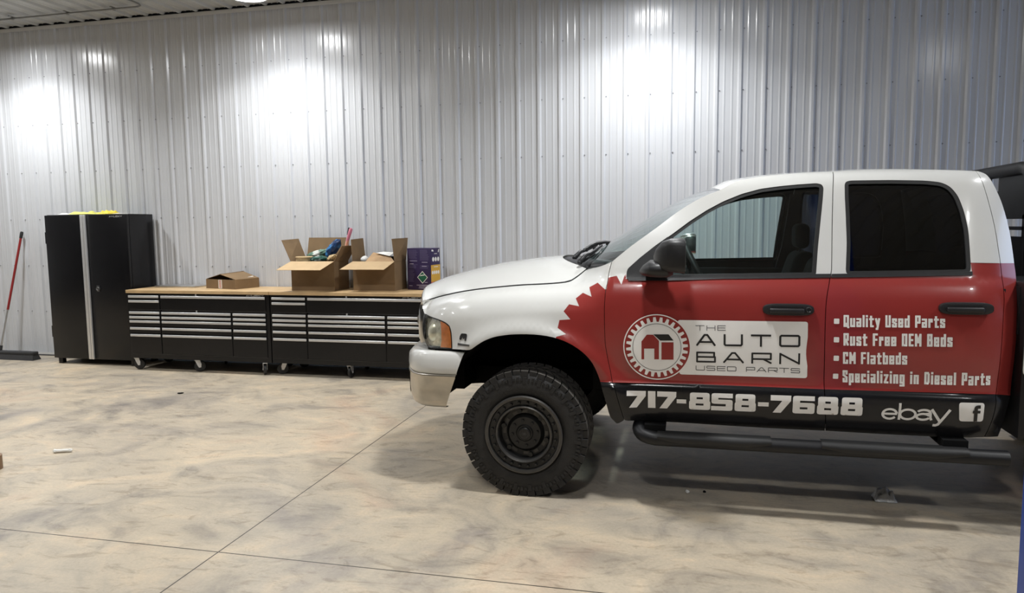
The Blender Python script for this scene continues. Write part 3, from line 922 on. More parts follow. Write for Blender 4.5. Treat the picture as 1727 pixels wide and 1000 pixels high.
# wipers
def wiper(piv, elbow, tip, blade0, blade1):
    bm = bmesh.new()
    tube(bm, [piv, Vector(piv).lerp(Vector(elbow), 0.5) + Vector((0, 0, 0.015)), elbow, tip], [0.018, 0.014, 0.011, 0.008], 8)
    bmesh.ops.create_uvsphere(bm, u_segments=10, v_segments=6, radius=0.017, matrix=Matrix.Translation(piv))
    w = finish('wiper_arm', bm, M['trim'], truck, smooth=True)
    bm = bmesh.new()
    b0, b1 = Vector(blade0), Vector(blade1)
    tube(bm, [b0, b0.lerp(b1, 0.25) + Vector((-0.006, 0, 0.014)), b0.lerp(b1, 0.5) + Vector((-0.01, 0, 0.02)), b0.lerp(b1, 0.75) + Vector((-0.006, 0, 0.014)), b1], [0.006, 0.010, 0.013, 0.010, 0.006], 8)
    for k in (0.12, 0.38, 0.62, 0.88):
        c = b0.lerp(b1, k)
        bx(bm, c.x - 0.006, c.x + 0.006, c.y - 0.012, c.y + 0.012, c.z - 0.012, c.z + 0.012)
    finish('wiper_blade', bm, M['seal'], w, smooth=True, angle=40)
wiper((-0.66, 4.66, 1.405), (-0.60, 4.78, 1.46), (-0.545, 4.92, 1.507), (-0.655, 4.82, 1.474), (-0.50, 5.02, 1.524))
wiper((-0.76, 5.12, 1.415), (-0.70, 5.28, 1.462), (-0.64, 5.45, 1.492), (-0.71, 5.24, 1.47), (-0.55, 5.66, 1.512))
bm = bmesh.new()
tube(bm, [(-0.60, 4.60, 1.385), (-0.535, 4.66, 1.43), (-0.53, 4.72, 1.468)], 0.010, 8)
tube(bm, [(-0.64, 4.70, 1.41), (-0.585, 4.80, 1.452), (-0.575, 4.86, 1.487)], 0.008, 8)
finish('wiper_linkage', bm, M['trim'], truck, smooth=True)

# back of the cab with its window
be_raw = [(1.5777, 1.8979), (1.5993, 1.8651), (1.6239, 1.8119), (1.6507, 1.745), (1.678, 1.6497), (1.6958, 1.5642), (1.7076, 1.4696), (1.7127, 1.4162), (1.7124, 1.2776), (1.7133, 1.1096), (1.7062, 0.8237), (1.684, 0.6875), (1.6572, 0.49)]
be = spline(be_raw, 2)
def back_rows():
    rows = []
    for (x, z) in be:
        p = surf(x, z)
        q = mirror(p)
        rows.append([Vector((x + 0.05 * (1 - (2 * k / 24 - 1) ** 4) - 0.004, p.y + (q.y - p.y) * k / 24, z + 0.034 * (1 - abs(2 * k / 24 - 1) ** 2.6) * max(0, 1 - len(rows) / 6) - 0.003)) for k in range(25)])
    return rows
bm = bmesh.new()
R_ = back_rows()
vs = [[bm.verts.new(p) for p in r] for r in R_]
for i in range(len(vs) - 1):
    for j in range(24):
        if 4 <= i < 14 and 4 <= j < 20:
            continue
        bm.faces.new((vs[i][j + 1], vs[i][j], vs[i + 1][j], vs[i + 1][j + 1]))
finish('cab_back', bm, M['white'], truck, smooth=True)
bm = bmesh.new()
grid_mesh(bm, [[p + Vector((-0.004, 0, 0)) for p in r[4:21]] for r in R_[4:15]], flip=True)
finish('back_window', bm, M['tint'], truck, smooth=True)

# ---- grille with chrome surround
def front_x(y):
    """plan curve of the nose"""
    d = abs(y - YC)
    return -1.865 + 0.105 * (d / 0.545) ** 2.4
bm = bmesh.new()
ys = [4.655 + (5.745 - 4.655) * k / 24 for k in range(25)]
def grille_row(z, dx, zc=0.0):
    return [Vector((front_x(y) + dx, y, z + zc * (1 - ((y - YC) / 0.545) ** 2))) for y in ys]
hf = [hood_pt(0, k / 12) for k in range(13)]
hf = hf + [mirror(p) for p in reversed(hf[:-1])]
rows = [[p + Vector(o_) for p in hf] for o_ in ((0.03, 0, -0.008), (0.0, 0, -0.004), (-0.016, 0, -0.012), (-0.026, 0, -0.034), (-0.024, 0, -0.060), (0.0, 0, -0.068), (0.04, 0, -0.068))]
grid_mesh(bm, rows, flip=True)
rows = [grille_row(0.915, 0.03), grille_row(0.905, 0.0), grille_row(0.875, -0.004), grille_row(0.845, 0.02), grille_row(0.83, 0.08)]
grid_mesh(bm, rows, flip=True)
for s_ in (-1, 1):
    y0 = YC + s_ * 0.545
    xf = front_x(y0)
    pts = []
    for z, dx in ((0.83, 0.07), (0.845, 0.012), (0.90, -0.004), (1.0, -0.006), (1.08, 0.0), (1.11, 0.006), (1.135, 0.018), (1.148, 0.04)):
        pts.append((z, dx))
    rws = []
    for z, dx in pts:
        rws.append([Vector((xf + dx + a, y0 + s_ * b, z)) for a, b in ((0.10 if z < 1.08 else 0.03, 0.035 if z < 1.1 else 0.01), (0.03 if z < 1.08 else 0.02, 0.035 if z < 1.1 else 0.02), (0.006, 0.024), (0.0, 0.008), (0.012, -0.012), (0.05, -0.02))])
    grid_mesh(bm, rws, flip=(s_ > 0))
for s_ in (0, 1):
    bars = [(0.0, 0.018)]
bx(bm, -1.878, -1.845, YC - 0.02, YC + 0.02, 0.86, 1.15, bev=0.006)
for sgn in (-1, 1):
    for k in range(12):
        a, b = YC + sgn * 0.545 * k / 12, YC + sgn * 0.545 * (k + 1) / 12
        xa = min(front_x(a), front_x(b))
        bx(bm, xa + 0.004, xa + 0.034, min(a, b), max(a, b), 0.985, 1.025)
grille = finish('grille_surround', bm, M['chrome'], truck, smooth=True, angle=40)
bm = bmesh.new()
grid_mesh(bm, [grille_row(0.86, 0.035), grille_row(1.06, 0.035, 0.085)], flip=True)
for k in range(14):
    z = 0.875 + k * 0.019
    for y0, y1 in zip(ys, ys[1:]):
        if z > 1.045 + 0.085 * (1 - ((y0 + y1 - 2 * YC) / 1.09) ** 2):
            continue
        bx(bm, front_x((y0 + y1) / 2) + 0.018, front_x((y0 + y1) / 2) + 0.034, y0, y1, z, z + 0.008)
finish('grille_mesh', bm, M['under'], grille)

# ---- front bumper: painted cap over a chrome face bar
PLAN = [(-1.362, 4.205), (-1.44, 4.205), (-1.52, 4.207), (-1.60, 4.226), (-1.67, 4.282), (-1.725, 4.37), (-1.765, 4.47), (-1.795, 4.575), (-1.83, 4.76), (-1.85, 4.98), (-1.856, 5.2)]
PLAN = [Vector((a, b)) for a, b in PLAN]
PLAN = [Vector(p) for p in spline([tuple(p) for p in PLAN], 3)]
PN = []
for i, p in enumerate(PLAN):
    d = (PLAN[min(i + 1, len(PLAN) - 1)] - PLAN[max(0, i - 1)]).normalized()
    PN.append(Vector((d.y, -d.x)) if Vector((d.y, -d.x)).dot(p - Vector((-1.0, 5.2))) > 0 else Vector((-d.y, d.x)))
def bumper_rows(prof):
    rows = []
    for o_, z in prof:
        row = []
        for i, (p, nn) in enumerate(zip(PLAN, PN)):
            t_ = i / (len(PLAN) - 1)
            w = max(0, 1 - t_ * 2.2)
            zz = z + (-0.025 * max(0, min(1, (t_ - 0.35) * 3)) if z > 0.84 else 0) - 0.02 * max(0, t_ - 0.3) * (1 if z < 0.6 else 0)
            row.append(Vector((p.x + nn.x * o_ + (z - 0.731) * 0.36 * w * w, p.y + nn.y * o_, zz)))
        rows.append(row + [mirror(q) for q in reversed(row[:-1])])
    return rows
bm = bmesh.new()
grid_mesh(bm, bumper_rows([(-0.12, 0.862), (-0.06, 0.872), (-0.022, 0.870), (-0.008, 0.856), (0.002, 0.82), (0.006, 0.78), (0.004, 0.75), (-0.002, 0.736), (-0.02, 0.733)]), flip=True)
bumper = finish('front_bumper', bm, M['white'], truck, smooth=True)
bm = bmesh.new()
grid_mesh(bm, bumper_rows([(-0.02, 0.735), (0.001, 0.733), (0.006, 0.727), (0.005, 0.719), (-0.001, 0.713), (-0.001, 0.62), (-0.006, 0.57), (-0.016, 0.535), (-0.04, 0.518), (-0.09, 0.515)]), flip=True)
finish('chrome_face_bar', bm, M['dirtychrome'], bumper, smooth=True)
for s_ in (1, -1):
    bm = bmesh.new()
    rws = []
    for o_, z in ((0.003, 0.668), (0.004, 0.64), (0.004, 0.60), (0.003, 0.572), (0.0, 0.548)):
        row = []
        lo = 4.42 + 0.25 * abs(z - 0.60) ** 1.0
        for p, nn in zip(PLAN, PN):
            if lo < p.y < 4.78:
                row.append(Vector((p.x + nn.x * o_, p.y + nn.y * o_, z)))
        rws.append(row)
    m_ = min(len(r) for r in rws)
    rws = [r[-m_:] for r in rws]
    if s_ < 0:
        rws = [[mirror(p) for p in r] for r in rws]
    grid_mesh(bm, rws, flip=(s_ > 0))
    finish('fog_opening_shade', bm, M['seal'], bumper)  # dark patch laid on the bumper skin for the shade of the recess
# filler behind the bumper and valance
bm = bmesh.new()
bx(bm, -1.60, -1.40, 4.50, 5.90, 0.58, 0.90)
bx(bm, -1.66, -1.56, 4.78, 5.62, 0.58, 1.08)
finish('radiator_support', bm, M['under'], truck)

# ---- wheel wells, frame and axles
def arch_liner(hx, s):
    bm = bmesh.new()
    yo = 4.235
    rows = []
    for k in range(25):
        a = math.radians(-12 + 204 * k / 24)
        r = 0.595
        rows.append([(hx + r * math.cos(a), yo + dy, max(0.535 if math.cos(a) < 0 else 0.50, HUBZ + r * math.sin(a) + 0.012)) for dy in (0.0, 0.15, 0.62)])
    grid_mesh(bm, rows)
    cen = bm.verts.new((hx, yo + 0.60, HUBZ + 0.2))
    ring = [bm.verts.new((r[2][0], yo + 0.60, r[2][2])) for r in rows]
    for a, b in zip(ring, ring[1:]):
        bm.faces.new((cen, a, b))
    if s < 0:
        for v in bm.verts:
            v.co.y = 2 * YC - v.co.y
    return finish('wheel_well_liner', bm, M['under'], truck, smooth=True, angle=50)
arch_liner(HUBX, 1)
arch_liner(HUBX, -1)
bm = bmesh.new()
for y in (4.78, 5.52):
    bx(bm, -1.42, 4.0, y, y + 0.09, 0.56, 0.68)
for x in (-1.2, -0.3, 0.9, 2.0, 3.6):
    bx(bm, x, x + 0.08, 4.8, 5.6, 0.54, 0.64)
finish('chassis_frame', bm, M['under'], truck)
bm = bmesh.new()
for x in (HUBX, HUBX2):
    tube(bm, [(x, 4.45, HUBZ), (x, 5.95, HUBZ)], 0.045, 12)
    bmesh.ops.create_uvsphere(bm, u_segments=16, v_segments=10, radius=0.15, matrix=Matrix.Translation((x, 5.35, HUBZ)))
tube(bm, [(-0.55, 5.15, 0.5), (2.5, 5.2, 0.45)], 0.04, 10)
finish('axle', bm, M['under'], truck, smooth=True)
# lower inner body (floor pan, sill boxes and door insides)
bm = bmesh.new()
for a, b in ((4.285, 4.37), (6.03, 6.115)):
    bx(bm, -0.40, 1.64, a, b, 0.52, 1.29)
bx(bm, -0.42, 1.66, 4.37, 6.03, 0.53, 0.62)
bx(bm, -0.56, -0.44, 4.56, 5.84, 0.60, 1.22)
bx(bm, 1.60, 1.66, 4.37, 6.03, 0.6, 1.30)
finish('cab_floor', bm, M['inside'], truck)

# ---- wheels
def build_tire():
    bm = bmesh.new()
    pr = [(0.035, 0.228), (0.012, 0.243), (0.003, 0.262), (0.0, 0.295), (0.003, 0.330), (0.012, 0.358), (0.026, 0.370), (0.05, 0.376), (0.15, 0.378), (0.25, 0.376), (0.274, 0.370), (0.288, 0.358), (0.297, 0.330), (0.300, 0.295), (0.297, 0.262), (0.288, 0.243), (0.265, 0.228)]
    lathe_y(bm, pr, 96)
    def lug(y0, y1, a0, a1, r0, r1, skew=0.0, mi=1):
        vs = []
        for y, sk in ((y0, -skew), (y1, skew)):
            for a in (a0 + sk, a1 + sk):
                for r in (r0, r1):
                    vs.append(bm.verts.new((r * math.cos(a), y, r * math.sin(a))))
        for f in ((0, 1, 3, 2), (4, 6, 7, 5), (0, 4, 5, 1), (2, 3, 7, 6), (1, 5, 7, 3), (0, 2, 6, 4)):
            bm.faces.new([vs[i] for i in f]).material_index = mi if f[0] == 1 else 0
    n = 46
    p = 2 * math.pi / n
    for k in range(n):
        a = k * p
        w = p * 0.86
        long_ = k % 2
        # shoulder lugs that wrap over onto the sidewall
        for m_ in (0, 1):
            f = (lambda y: y) if m_ == 0 else (lambda y: 0.30 - y)
            y0, y1 = f(0.006 if long_ else 0.014), f(0.070)
            lug(y0, y1, a, a + w, 0.345 if long_ else 0.352, 0.3895, 0.012 * (1 if m_ == 0 else -1))
            lug(f(-0.0015), f(0.01), a + 0.01, a + w * (0.62 if long_ else 0.42), 0.312 if long_ else 0.328, 0.352, 0.0, 0)
            lug(f(-0.001), f(0.01), a + w * 0.72, a + w * 1.05, 0.330, 0.346, 0.0, 0)
        lug(0.082, 0.142, a + p * 0.45, a + p * 0.45 + w, 0.37, 0.391, 0.05)
        lug(0.158, 0.218, a + p * 0.15, a + p * 0.15 + w, 0.37, 0.391, -0.05)
    bmesh.ops.recalc_face_normals(bm, faces=bm.faces[:])
    me = bpy.data.meshes.new('tire')
    bm.to_mesh(me); bm.free()
    me.materials.append(M['rubber'])
    me.materials.append(M['tread'])
    for p_ in me.polygons:
        p_.use_smooth = True
    me.set_sharp_from_angle(angle=math.radians(32))
    return me
def build_rim():
    bm = bmesh.new()
    lathe_y(bm, [(0.06, 0.225), (0.02, 0.234), (0.0, 0.240), (-0.010, 0.240), (-0.014, 0.232), (-0.011, 0.218)], 96, 0)
    lathe_y(bm, [(-0.011, 0.218), (0.006, 0.212), (0.010, 0.182), (-0.002, 0.177)], 96, 1)
    lathe_y(bm, [(-0.002, 0.177), (-0.008, 0.171), (-0.004, 0.163), (0.008, 0.159)], 96, 0)
    lathe_y(bm, [(0.008, 0.159), (0.060, 0.150)], 96, 1)
    lathe_y(bm, [(0.06, 0.152), (0.062, 0.118), (0.050, 0.108), (0.040, 0.104), (0.034, 0.098), (0.036, 0.054), (0.032, 0.050), (0.028, 0.046), (0.028, 0.0)], 72, 1)
    # recessed windows between the wheel's stubby spokes
    for k in range(6):
        a0 = math.radians(60 * k + 24)
        vs = []
        for j in range(7):
            a = a0 + math.radians(42) * j / 6
            vs.append([bm.verts.new((r * math.cos(a), 0.0565, r * math.sin(a))) for r in (0.121, 0.141)])
        for a, b in zip(vs, vs[1:]):
            f = bm.faces.new((a[0], a[1], b[1], b[0])); f.material_index = 0
    bmesh.ops.recalc_face_normals(bm, faces=bm.faces[:])
    me = bpy.data.meshes.new('rim')
    bm.to_mesh(me); bm.free()
    me.materials.append(M['rim']); me.materials.append(M['rimdark'])
    for p_ in me.polygons:
        p_.use_smooth = True
    me.set_sharp_from_angle(angle=math.radians(35))
    return me
def cyl_mesh(name, r, d, n, m, r2=None):
    bm = bmesh.new()
    bmesh.ops.create_cone(bm, cap_ends=True, segments=n, radius1=r2 or r, radius2=r, depth=d, matrix=Matrix.Rotation(math.radians(90), 4, 'X'))
    me = bpy.data.meshes.new(name)
    bm.to_mesh(me); bm.free()
    me.materials.append(m)
    return me
tire_me, rim_me = build_tire(), build_rim()
bolt_me = cyl_mesh('ring_bolt', 0.0075, 0.016, 6, M['rimdark'], 0.010)
knob_me = cyl_mesh('spoke_knob', 0.0150, 0.024, 10, M['rimdark'])
lug_me = cyl_mesh('lug_nut', 0.0095, 0.014, 6, M['seal'])
bm = bmesh.new()
lathe_y(bm, [(0.004, 0.040), (-0.012, 0.038), (-0.016, 0.032), (-0.0165, 0.0)], 32)
for k in range(20):
    a = 2 * math.pi * k / 20
    bx(bm, 0.026 * math.cos(a) - 0.0016, 0.026 * math.cos(a) + 0.0016, -0.0185, -0.015, 0.026 * math.sin(a) - 0.0016, 0.026 * math.sin(a) + 0.0016, 1)
for a in (0, 60, 120):
    tube(bm, [(0.015 * math.cos(math.radians(a)), -0.017, 0.015 * math.sin(math.radians(a))), (-0.015 * math.cos(math.radians(a)), -0.017, -0.015 * math.sin(math.radians(a)))], 0.0018, 6, 1)
bmesh.ops.recalc_face_normals(bm, faces=bm.faces[:])
cap_me = bpy.data.meshes.new('center_cap')
bm.to_mesh(cap_me); bm.free()
cap_me.materials.append(M['rimdark']); cap_me.materials.append(M['rim'])
def wheel(hx, face_y, s, detail):
    """tire with its rim, ring bolts, knobs and centre cap; s = -1 turns it to face the far side"""
    T = Matrix.Translation((hx, face_y, HUBZ)) @ (Matrix.Identity(4) if s > 0 else Matrix.Rotation(math.pi, 4, 'Z'))
    ti = bpy.data.objects.new('tire', tire_me); COL.objects.link(ti)
    ti.matrix_basis = T
    attach(ti, truck)
    def sub(name, me, mt):
        o = bpy.data.objects.new(name, me); COL.objects.link(o)
        o.matrix_basis = T @ mt
        attach(o, ti)
        return o
    sub('rim', rim_me, Matrix.Identity(4))
    sub('center_cap', cap_me, Matrix.Translation((0, 0.030, 0)))
    if detail:
        for k in range(24):
            a = 2 * math.pi * (k + 0.5) / 24
            sub('ring_bolt', bolt_me, Matrix.Translation((0.196 * math.cos(a), 0.0, 0.196 * math.sin(a))))
        for k in range(6):
            a = math.radians(60 * k + 90 + 14)
            sub('spoke_knob', knob_me, Matrix.Translation((0.137 * math.cos(a), 0.046, 0.137 * math.sin(a))))
        for k in range(8):
            a = math.radians(45 * k + 8)
            sub('lug_nut', lug_me, Matrix.Translation((0.078 * math.cos(a), 0.031, 0.078 * math.sin(a))))
wheel(HUBX, 4.19, 1, True)
wheel(HUBX, 6.21, -1, False)
wheel(HUBX2, 4.19, 1, False)
wheel(HUBX2, 6.21, -1, False)

# ---- door handles
def handle(p, q, door, lock):
    x0, x1, z0, z1 = p[0], q[0], q[1], p[1]
    zc = (z0 + z1) / 2
    h_ = (z1 - z0) / 2
    y = YT + side((x0 + x1) / 2, zc)
    bm = bmesh.new()
    # escutcheon
    pts = []
    L = x1 - x0
    for k in range(32):
        a = 2 * math.pi * k / 32
        c_, s_ = math.cos(a), math.sin(a)
        e = 0.45
        pts.append((x0 + L / 2 + L / 2 * math.copysign(abs(c_) ** e, c_), zc + h_ * math.copysign(abs(s_) ** 0.7, s_)))
    rings = []
    for dy, sc in ((0.004, 1.0), (-0.010, 1.0), (-0.018, 0.94), (-0.019, 0.86)):
        rings.append([bm.verts.new((x0 + L / 2 + (a - x0 - L / 2) * (1 - (1 - sc) * 0.35), y + dy, zc + (b - zc) * sc)) for a, b in pts])
    for a, b in zip(rings, rings[1:]):
        for k in range(32):
            bm.faces.new((a[k], b[k], b[(k + 1) % 32], a[(k + 1) % 32]))
    bm.faces.new(rings[-1])
    bmesh.ops.recalc_face_normals(bm, faces=bm.faces[:])
    hd = finish('door_handle', bm, M['trim'], door, smooth=True, angle=45)
    bm = bmesh.new()
    bx(bm, x0 + L * 0.16, x1 - L * 0.22, y - 0.021, y - 0.0175, zc + h_ * 0.30, zc + h_ * 0.62)
    finish('finger_recess_shade', bm, M['void'], hd)  # black bar on the handle face, painting the shade of a recess
    bm = bmesh.new()
    bx(bm, x0 + L * 0.12, x1 - L * 0.20, y - 0.044, y - 0.018, zc - h_ * 0.55, zc + h_ * 0.28, bev=0.008, seg=3)
    finish('pull_grip', bm, M['trim'], hd, smooth=True, angle=40)
    if lock:
        bm = bmesh.new()
        lathe_y(bm, [(0.002, 0.017), (-0.012, 0.016), (-0.014, 0.012), (-0.011, 0.009), (-0.011, 0.0)], 20, cx=x1 - L * 0.11, cz=zc + h_ * 0.05, y0=y - 0.016)
        finish('key_lock', bm, M['trim'], hd, smooth=True, angle=40)
handle((0.424, 1.205), (0.690, 1.140), fdoor, True)
handle((1.303, 1.225), (1.560, 1.160), rdoor, False)

# ---- mirrors
def mirror_unit(s, head_mat, door):
    def fy(y):
        return y if s > 0 else 2 * YC - y
    def fin(name, bm, m, par, ang=40):
        if s < 0:
            for v in bm.verts:
                v.co.y = 2 * YC - v.co.y
                v.co.x += 0.085
            bmesh.ops.reverse_faces(bm, faces=bm.faces[:])
        return finish(name, bm, m, par, smooth=True, angle=ang)
    sl = panel('mirror_sail', round_corners(D['sail'], 0.01, True, 2), door, M['trim'], off=0.008, flange=0.02, s=s)
    bm = bmesh.new()
    secs = []
    # head: cross-sections from the front (x small) to the glass side
    for x, z0, z1, y0, y1 in ((-0.165, 1.452, 1.475, 4.02, 4.07), (-0.150, 1.425, 1.515, 3.955, 4.115), (-0.118, 1.40, 1.553, 3.90, 4.145), (-0.07, 1.392, 1.570, 3.875, 4.155), (-0.02, 1.388, 1.572, 3.87, 4.16), (0.003, 1.386, 1.562, 3.872, 4.158)):
        ring = []
        for k in range(28):
            a = 2 * math.pi * k / 28
            c_, s_ = math.cos(a), math.sin(a)
            ring.append(bm.verts.new((x + 0.0 * s_, (y0 + y1) / 2 + (y1 - y0) / 2 * math.copysign(abs(c_) ** 0.35, c_), (z0 + z1) / 2 + (z1 - z0) / 2 * math.copysign(abs(s_) ** 0.35, s_))))
        secs.append(ring)
    for a, b in zip(secs, secs[1:]):
        for k in range(28):
            bm.faces.new((a[k], a[(k + 1) % 28], b[(k + 1) % 28], b[k]))
    bm.faces.new(secs[0]); bm.faces.new(secs[-1])
    bmesh.ops.recalc_face_normals(bm, faces=bm.faces[:])
    head = fin('mirror_head', bm, head_mat, door)
    bm = bmesh.new()
    bx(bm, 0.002, 0.006, 3.885, 4.145, 1.40, 1.55)
    fin('mirror_glass', bm, M['chrome'], head)
    bm = bmesh.new()
    secs = []
    for x, z0, z1, y0, y1 in ((-0.245, 1.375, 1.392, 4.10, 4.20), (-0.225, 1.366, 1.420, 4.00, 4.22), (-0.185, 1.360, 1.450, 3.93, 4.23), (-0.13, 1.358, 1.452, 3.91, 4.22), (-0.085, 1.360, 1.440, 3.92, 4.20), (-0.06, 1.372, 1.42, 3.96, 4.16)):
        ring = []
        for k in range(24):
            a = 2 * math.pi * k / 24
            c_, s_ = math.cos(a), math.sin(a)
            ring.append(bm.verts.new((x, (y0 + y1) / 2 + (y1 - y0) / 2 * math.copysign(abs(c_) ** 0.7, c_), (z0 + z1) / 2 + (z1 - z0) / 2 * math.copysign(abs(s_) ** 0.7, s_))))
        secs.append(ring)
    for a, b in zip(secs, secs[1:]):
        for k in range(24):
            bm.faces.new((a[k], a[(k + 1) % 24], b[(k + 1) % 24], b[k]))
    bm.faces.new(secs[0]); bm.faces.new(secs[-1])
    bmesh.ops.recalc_face_normals(bm, faces=bm.faces[:])
    fin('mirror_pod', bm, M['trim'] if s > 0 else head_mat, head)
    bm = bmesh.new()
    bx(bm, -0.22, -0.10, 4.14, 4.285, 1.362, 1.40, bev=0.012)
    fin('mirror_arm', bm, M['trim'], head)
mirror_unit(1, M['trim'], fdoor)
mirror_unit(-1, M['chrome'], fdoor_f)

# ---- interior
bm = bmesh.new()
secs = [(-0.36, 1.10), (-0.36, 1.335), (-0.22, 1.355), (-0.05, 1.345), (0.04, 1.30), (0.06, 1.20), (0.0, 0.95), (-0.1, 0.75)]
grid_mesh(bm, [[(x, 4.37, z) for x, z in secs], [(x, 6.03, z) for x, z in secs]])
finish('dashboard', bm, M['inside'], truck, smooth=True, angle=50)
bm = bmesh.new()
c = Vector((0.085, 4.76, 1.345))
ax1 = Vector((0.46, 0, -0.89)).normalized()
ax2 = Vector((0, 1, 0))
ring = [c + ax1 * 0.185 * math.cos(2 * math.pi * k / 40) + ax2 * 0.185 * math.sin(2 * math.pi * k / 40) for k in range(41)]
tube(bm, ring, 0.017, 10, cap=False)
sw = finish('steering_wheel', bm, M['seal'], truck, smooth=True)
bm = bmesh.new()
hub = c + Vector((-0.05, 0, -0.02))
for a in (90, 210, 330):
    tube(bm, [hub, c + ax1 * 0.18 * math.cos(math.radians(a)) + ax2 * 0.18 * math.sin(math.radians(a))], 0.014, 8)
bmesh.ops.create_uvsphere(bm, u_segments=14, v_segments=8, radius=0.06, matrix=Matrix.Translation(hub))
tube(bm, [hub, hub + Vector((-0.28, 0, -0.14))], 0.03, 10)
finish('steering_column', bm, M['inside'], sw, smooth=True)
def seat(x, y, w, head):
    bm = bmesh.new()
    bx(bm, x - 0.34, x + 0.12, y - w, y + w, 0.88, 1.02, bev=0.05, seg=4)
    st = finish('cab_seat', bm, M['fabric'], truck, smooth=True)
    bm = bmesh.new()
    vs = bx(bm, x + 0.02, x + 0.16, y - w, y + w, 0.95, 1.44, bev=0.055, seg=4)
    for v in bm.verts:
        v.co.x += (v.co.z - 0.95) * 0.30
        v.co.y = y + (v.co.y - y) * (1 - 0.22 * max(0, (v.co.z - 1.15) / 0.3))
    finish('seat_back', bm, M['fabric'], st, smooth=True)
    if head:
        bm = bmesh.new()
        bx(bm, x + 0.17, x + 0.27, y - 0.13, y + 0.13, 1.46, 1.64, bev=0.045, seg=4)
        tube(bm, [(x + 0.2, y - 0.06, 1.38), (x + 0.22, y - 0.06, 1.5)], 0.007, 8)
        tube(bm, [(x + 0.2, y + 0.06, 1.38), (x + 0.22, y + 0.06, 1.5)], 0.007, 8)
        finish('headrest', bm, M['fabric'], st, smooth=True)
seat(0.60, 4.75, 0.26, True)
seat(0.60, 5.65, 0.26, True)
seat(1.40, 5.20, 0.72, False)
# pillars and belts between the doors
for s_ in (1, -1):
    bm = bmesh.new()
    pts = [(0.70, 1.29), (0.735, 1.45), (0.765, 1.70), (0.775, 1.86), (0.855, 1.86), (0.85, 1.70), (0.85, 1.45), (0.85, 1.29)]
    a = [bm.verts.new(surf(x, z, -0.052, s_)) for x, z in pts]
    b = [bm.verts.new(surf(x, z, -0.10, s_)) for x, z in pts]
    for k in range(len(pts)):
        bm.faces.new((a[k], a[(k + 1) % len(pts)], b[(k + 1) % len(pts)], b[k]))
    bm.faces.new(a); bm.faces.new(b)
    bmesh.ops.recalc_face_normals(bm, faces=bm.faces[:])
    finish('pillar_trim', bm, M['inside'], truck)

# ---- running boards with two tread pads each
def board(s):
    bm = bmesh.new()
    y = 4.175
    path = spline([(-0.20, y + 0.27, 0.49), (-0.235, y + 0.15, 0.475), (-0.245, y + 0.07, 0.447), (-0.215, y + 0.02, 0.424), (-0.15, y, 0.414)], 3)
    for k in range(1, 15):
        path.append((-0.15 + 1.80 * k / 14, y, 0.414))
    tube(bm, path, 0.043, 16, rz=0.040)
    if s < 0:
        for v in bm.verts:
            v.co.y = 2 * YC - v.co.y
    bmesh.ops.recalc_face_normals(bm, faces=bm.faces[:])
    rb = finish('running_board', bm, M['powder'], truck, smooth=True, angle=50)
    for xc, L in ((0.17, 0.31), (1.10, 0.36)):
        bm = bmesh.new()
        n = 10
        rows = []
        for k in range(n + 1):
            t_ = -1 + 2 * k / n
            x = xc + t_ * L
            w = 1 if abs(t_) < 0.62 else (1 - (abs(t_) - 0.62) / 0.38)
            rows.append([(x, y + 0.036, 0.455), (x, y - 0.012, 0.4575), (x, y - 0.036 - 0.010 * w, 0.450), (x, y - 0.047 - 0.004 * w, 0.428 - 0.015 * w), (x, y - 0.042, 0.424 - 0.02 * w)])
        if s < 0:
            rows = [[(a, 2 * YC - b, c_) for a, b, c_ in r] for r in rows]
        grid_mesh(bm, rows)
        bmesh.ops.recalc_face_normals(bm, faces=bm.faces[:])
        finish('step_pad', bm, M['seal'], rb, smooth=True)
    for xc in (-0.165, 1.40):
        bm = bmesh.new()
        bx(bm, xc - 0.05, xc + 0.07, 4.19, 4.60, 0.445, 0.49)
        bx(bm, xc - 0.05, xc + 0.07, 4.28, 4.34, 0.455, 0.545)
        if s < 0:
            for v in bm.verts:
                v.co.y = 2 * YC - v.co.y
        finish('mounting_bracket', bm, M['under'], rb)
board(1)
board(-1)

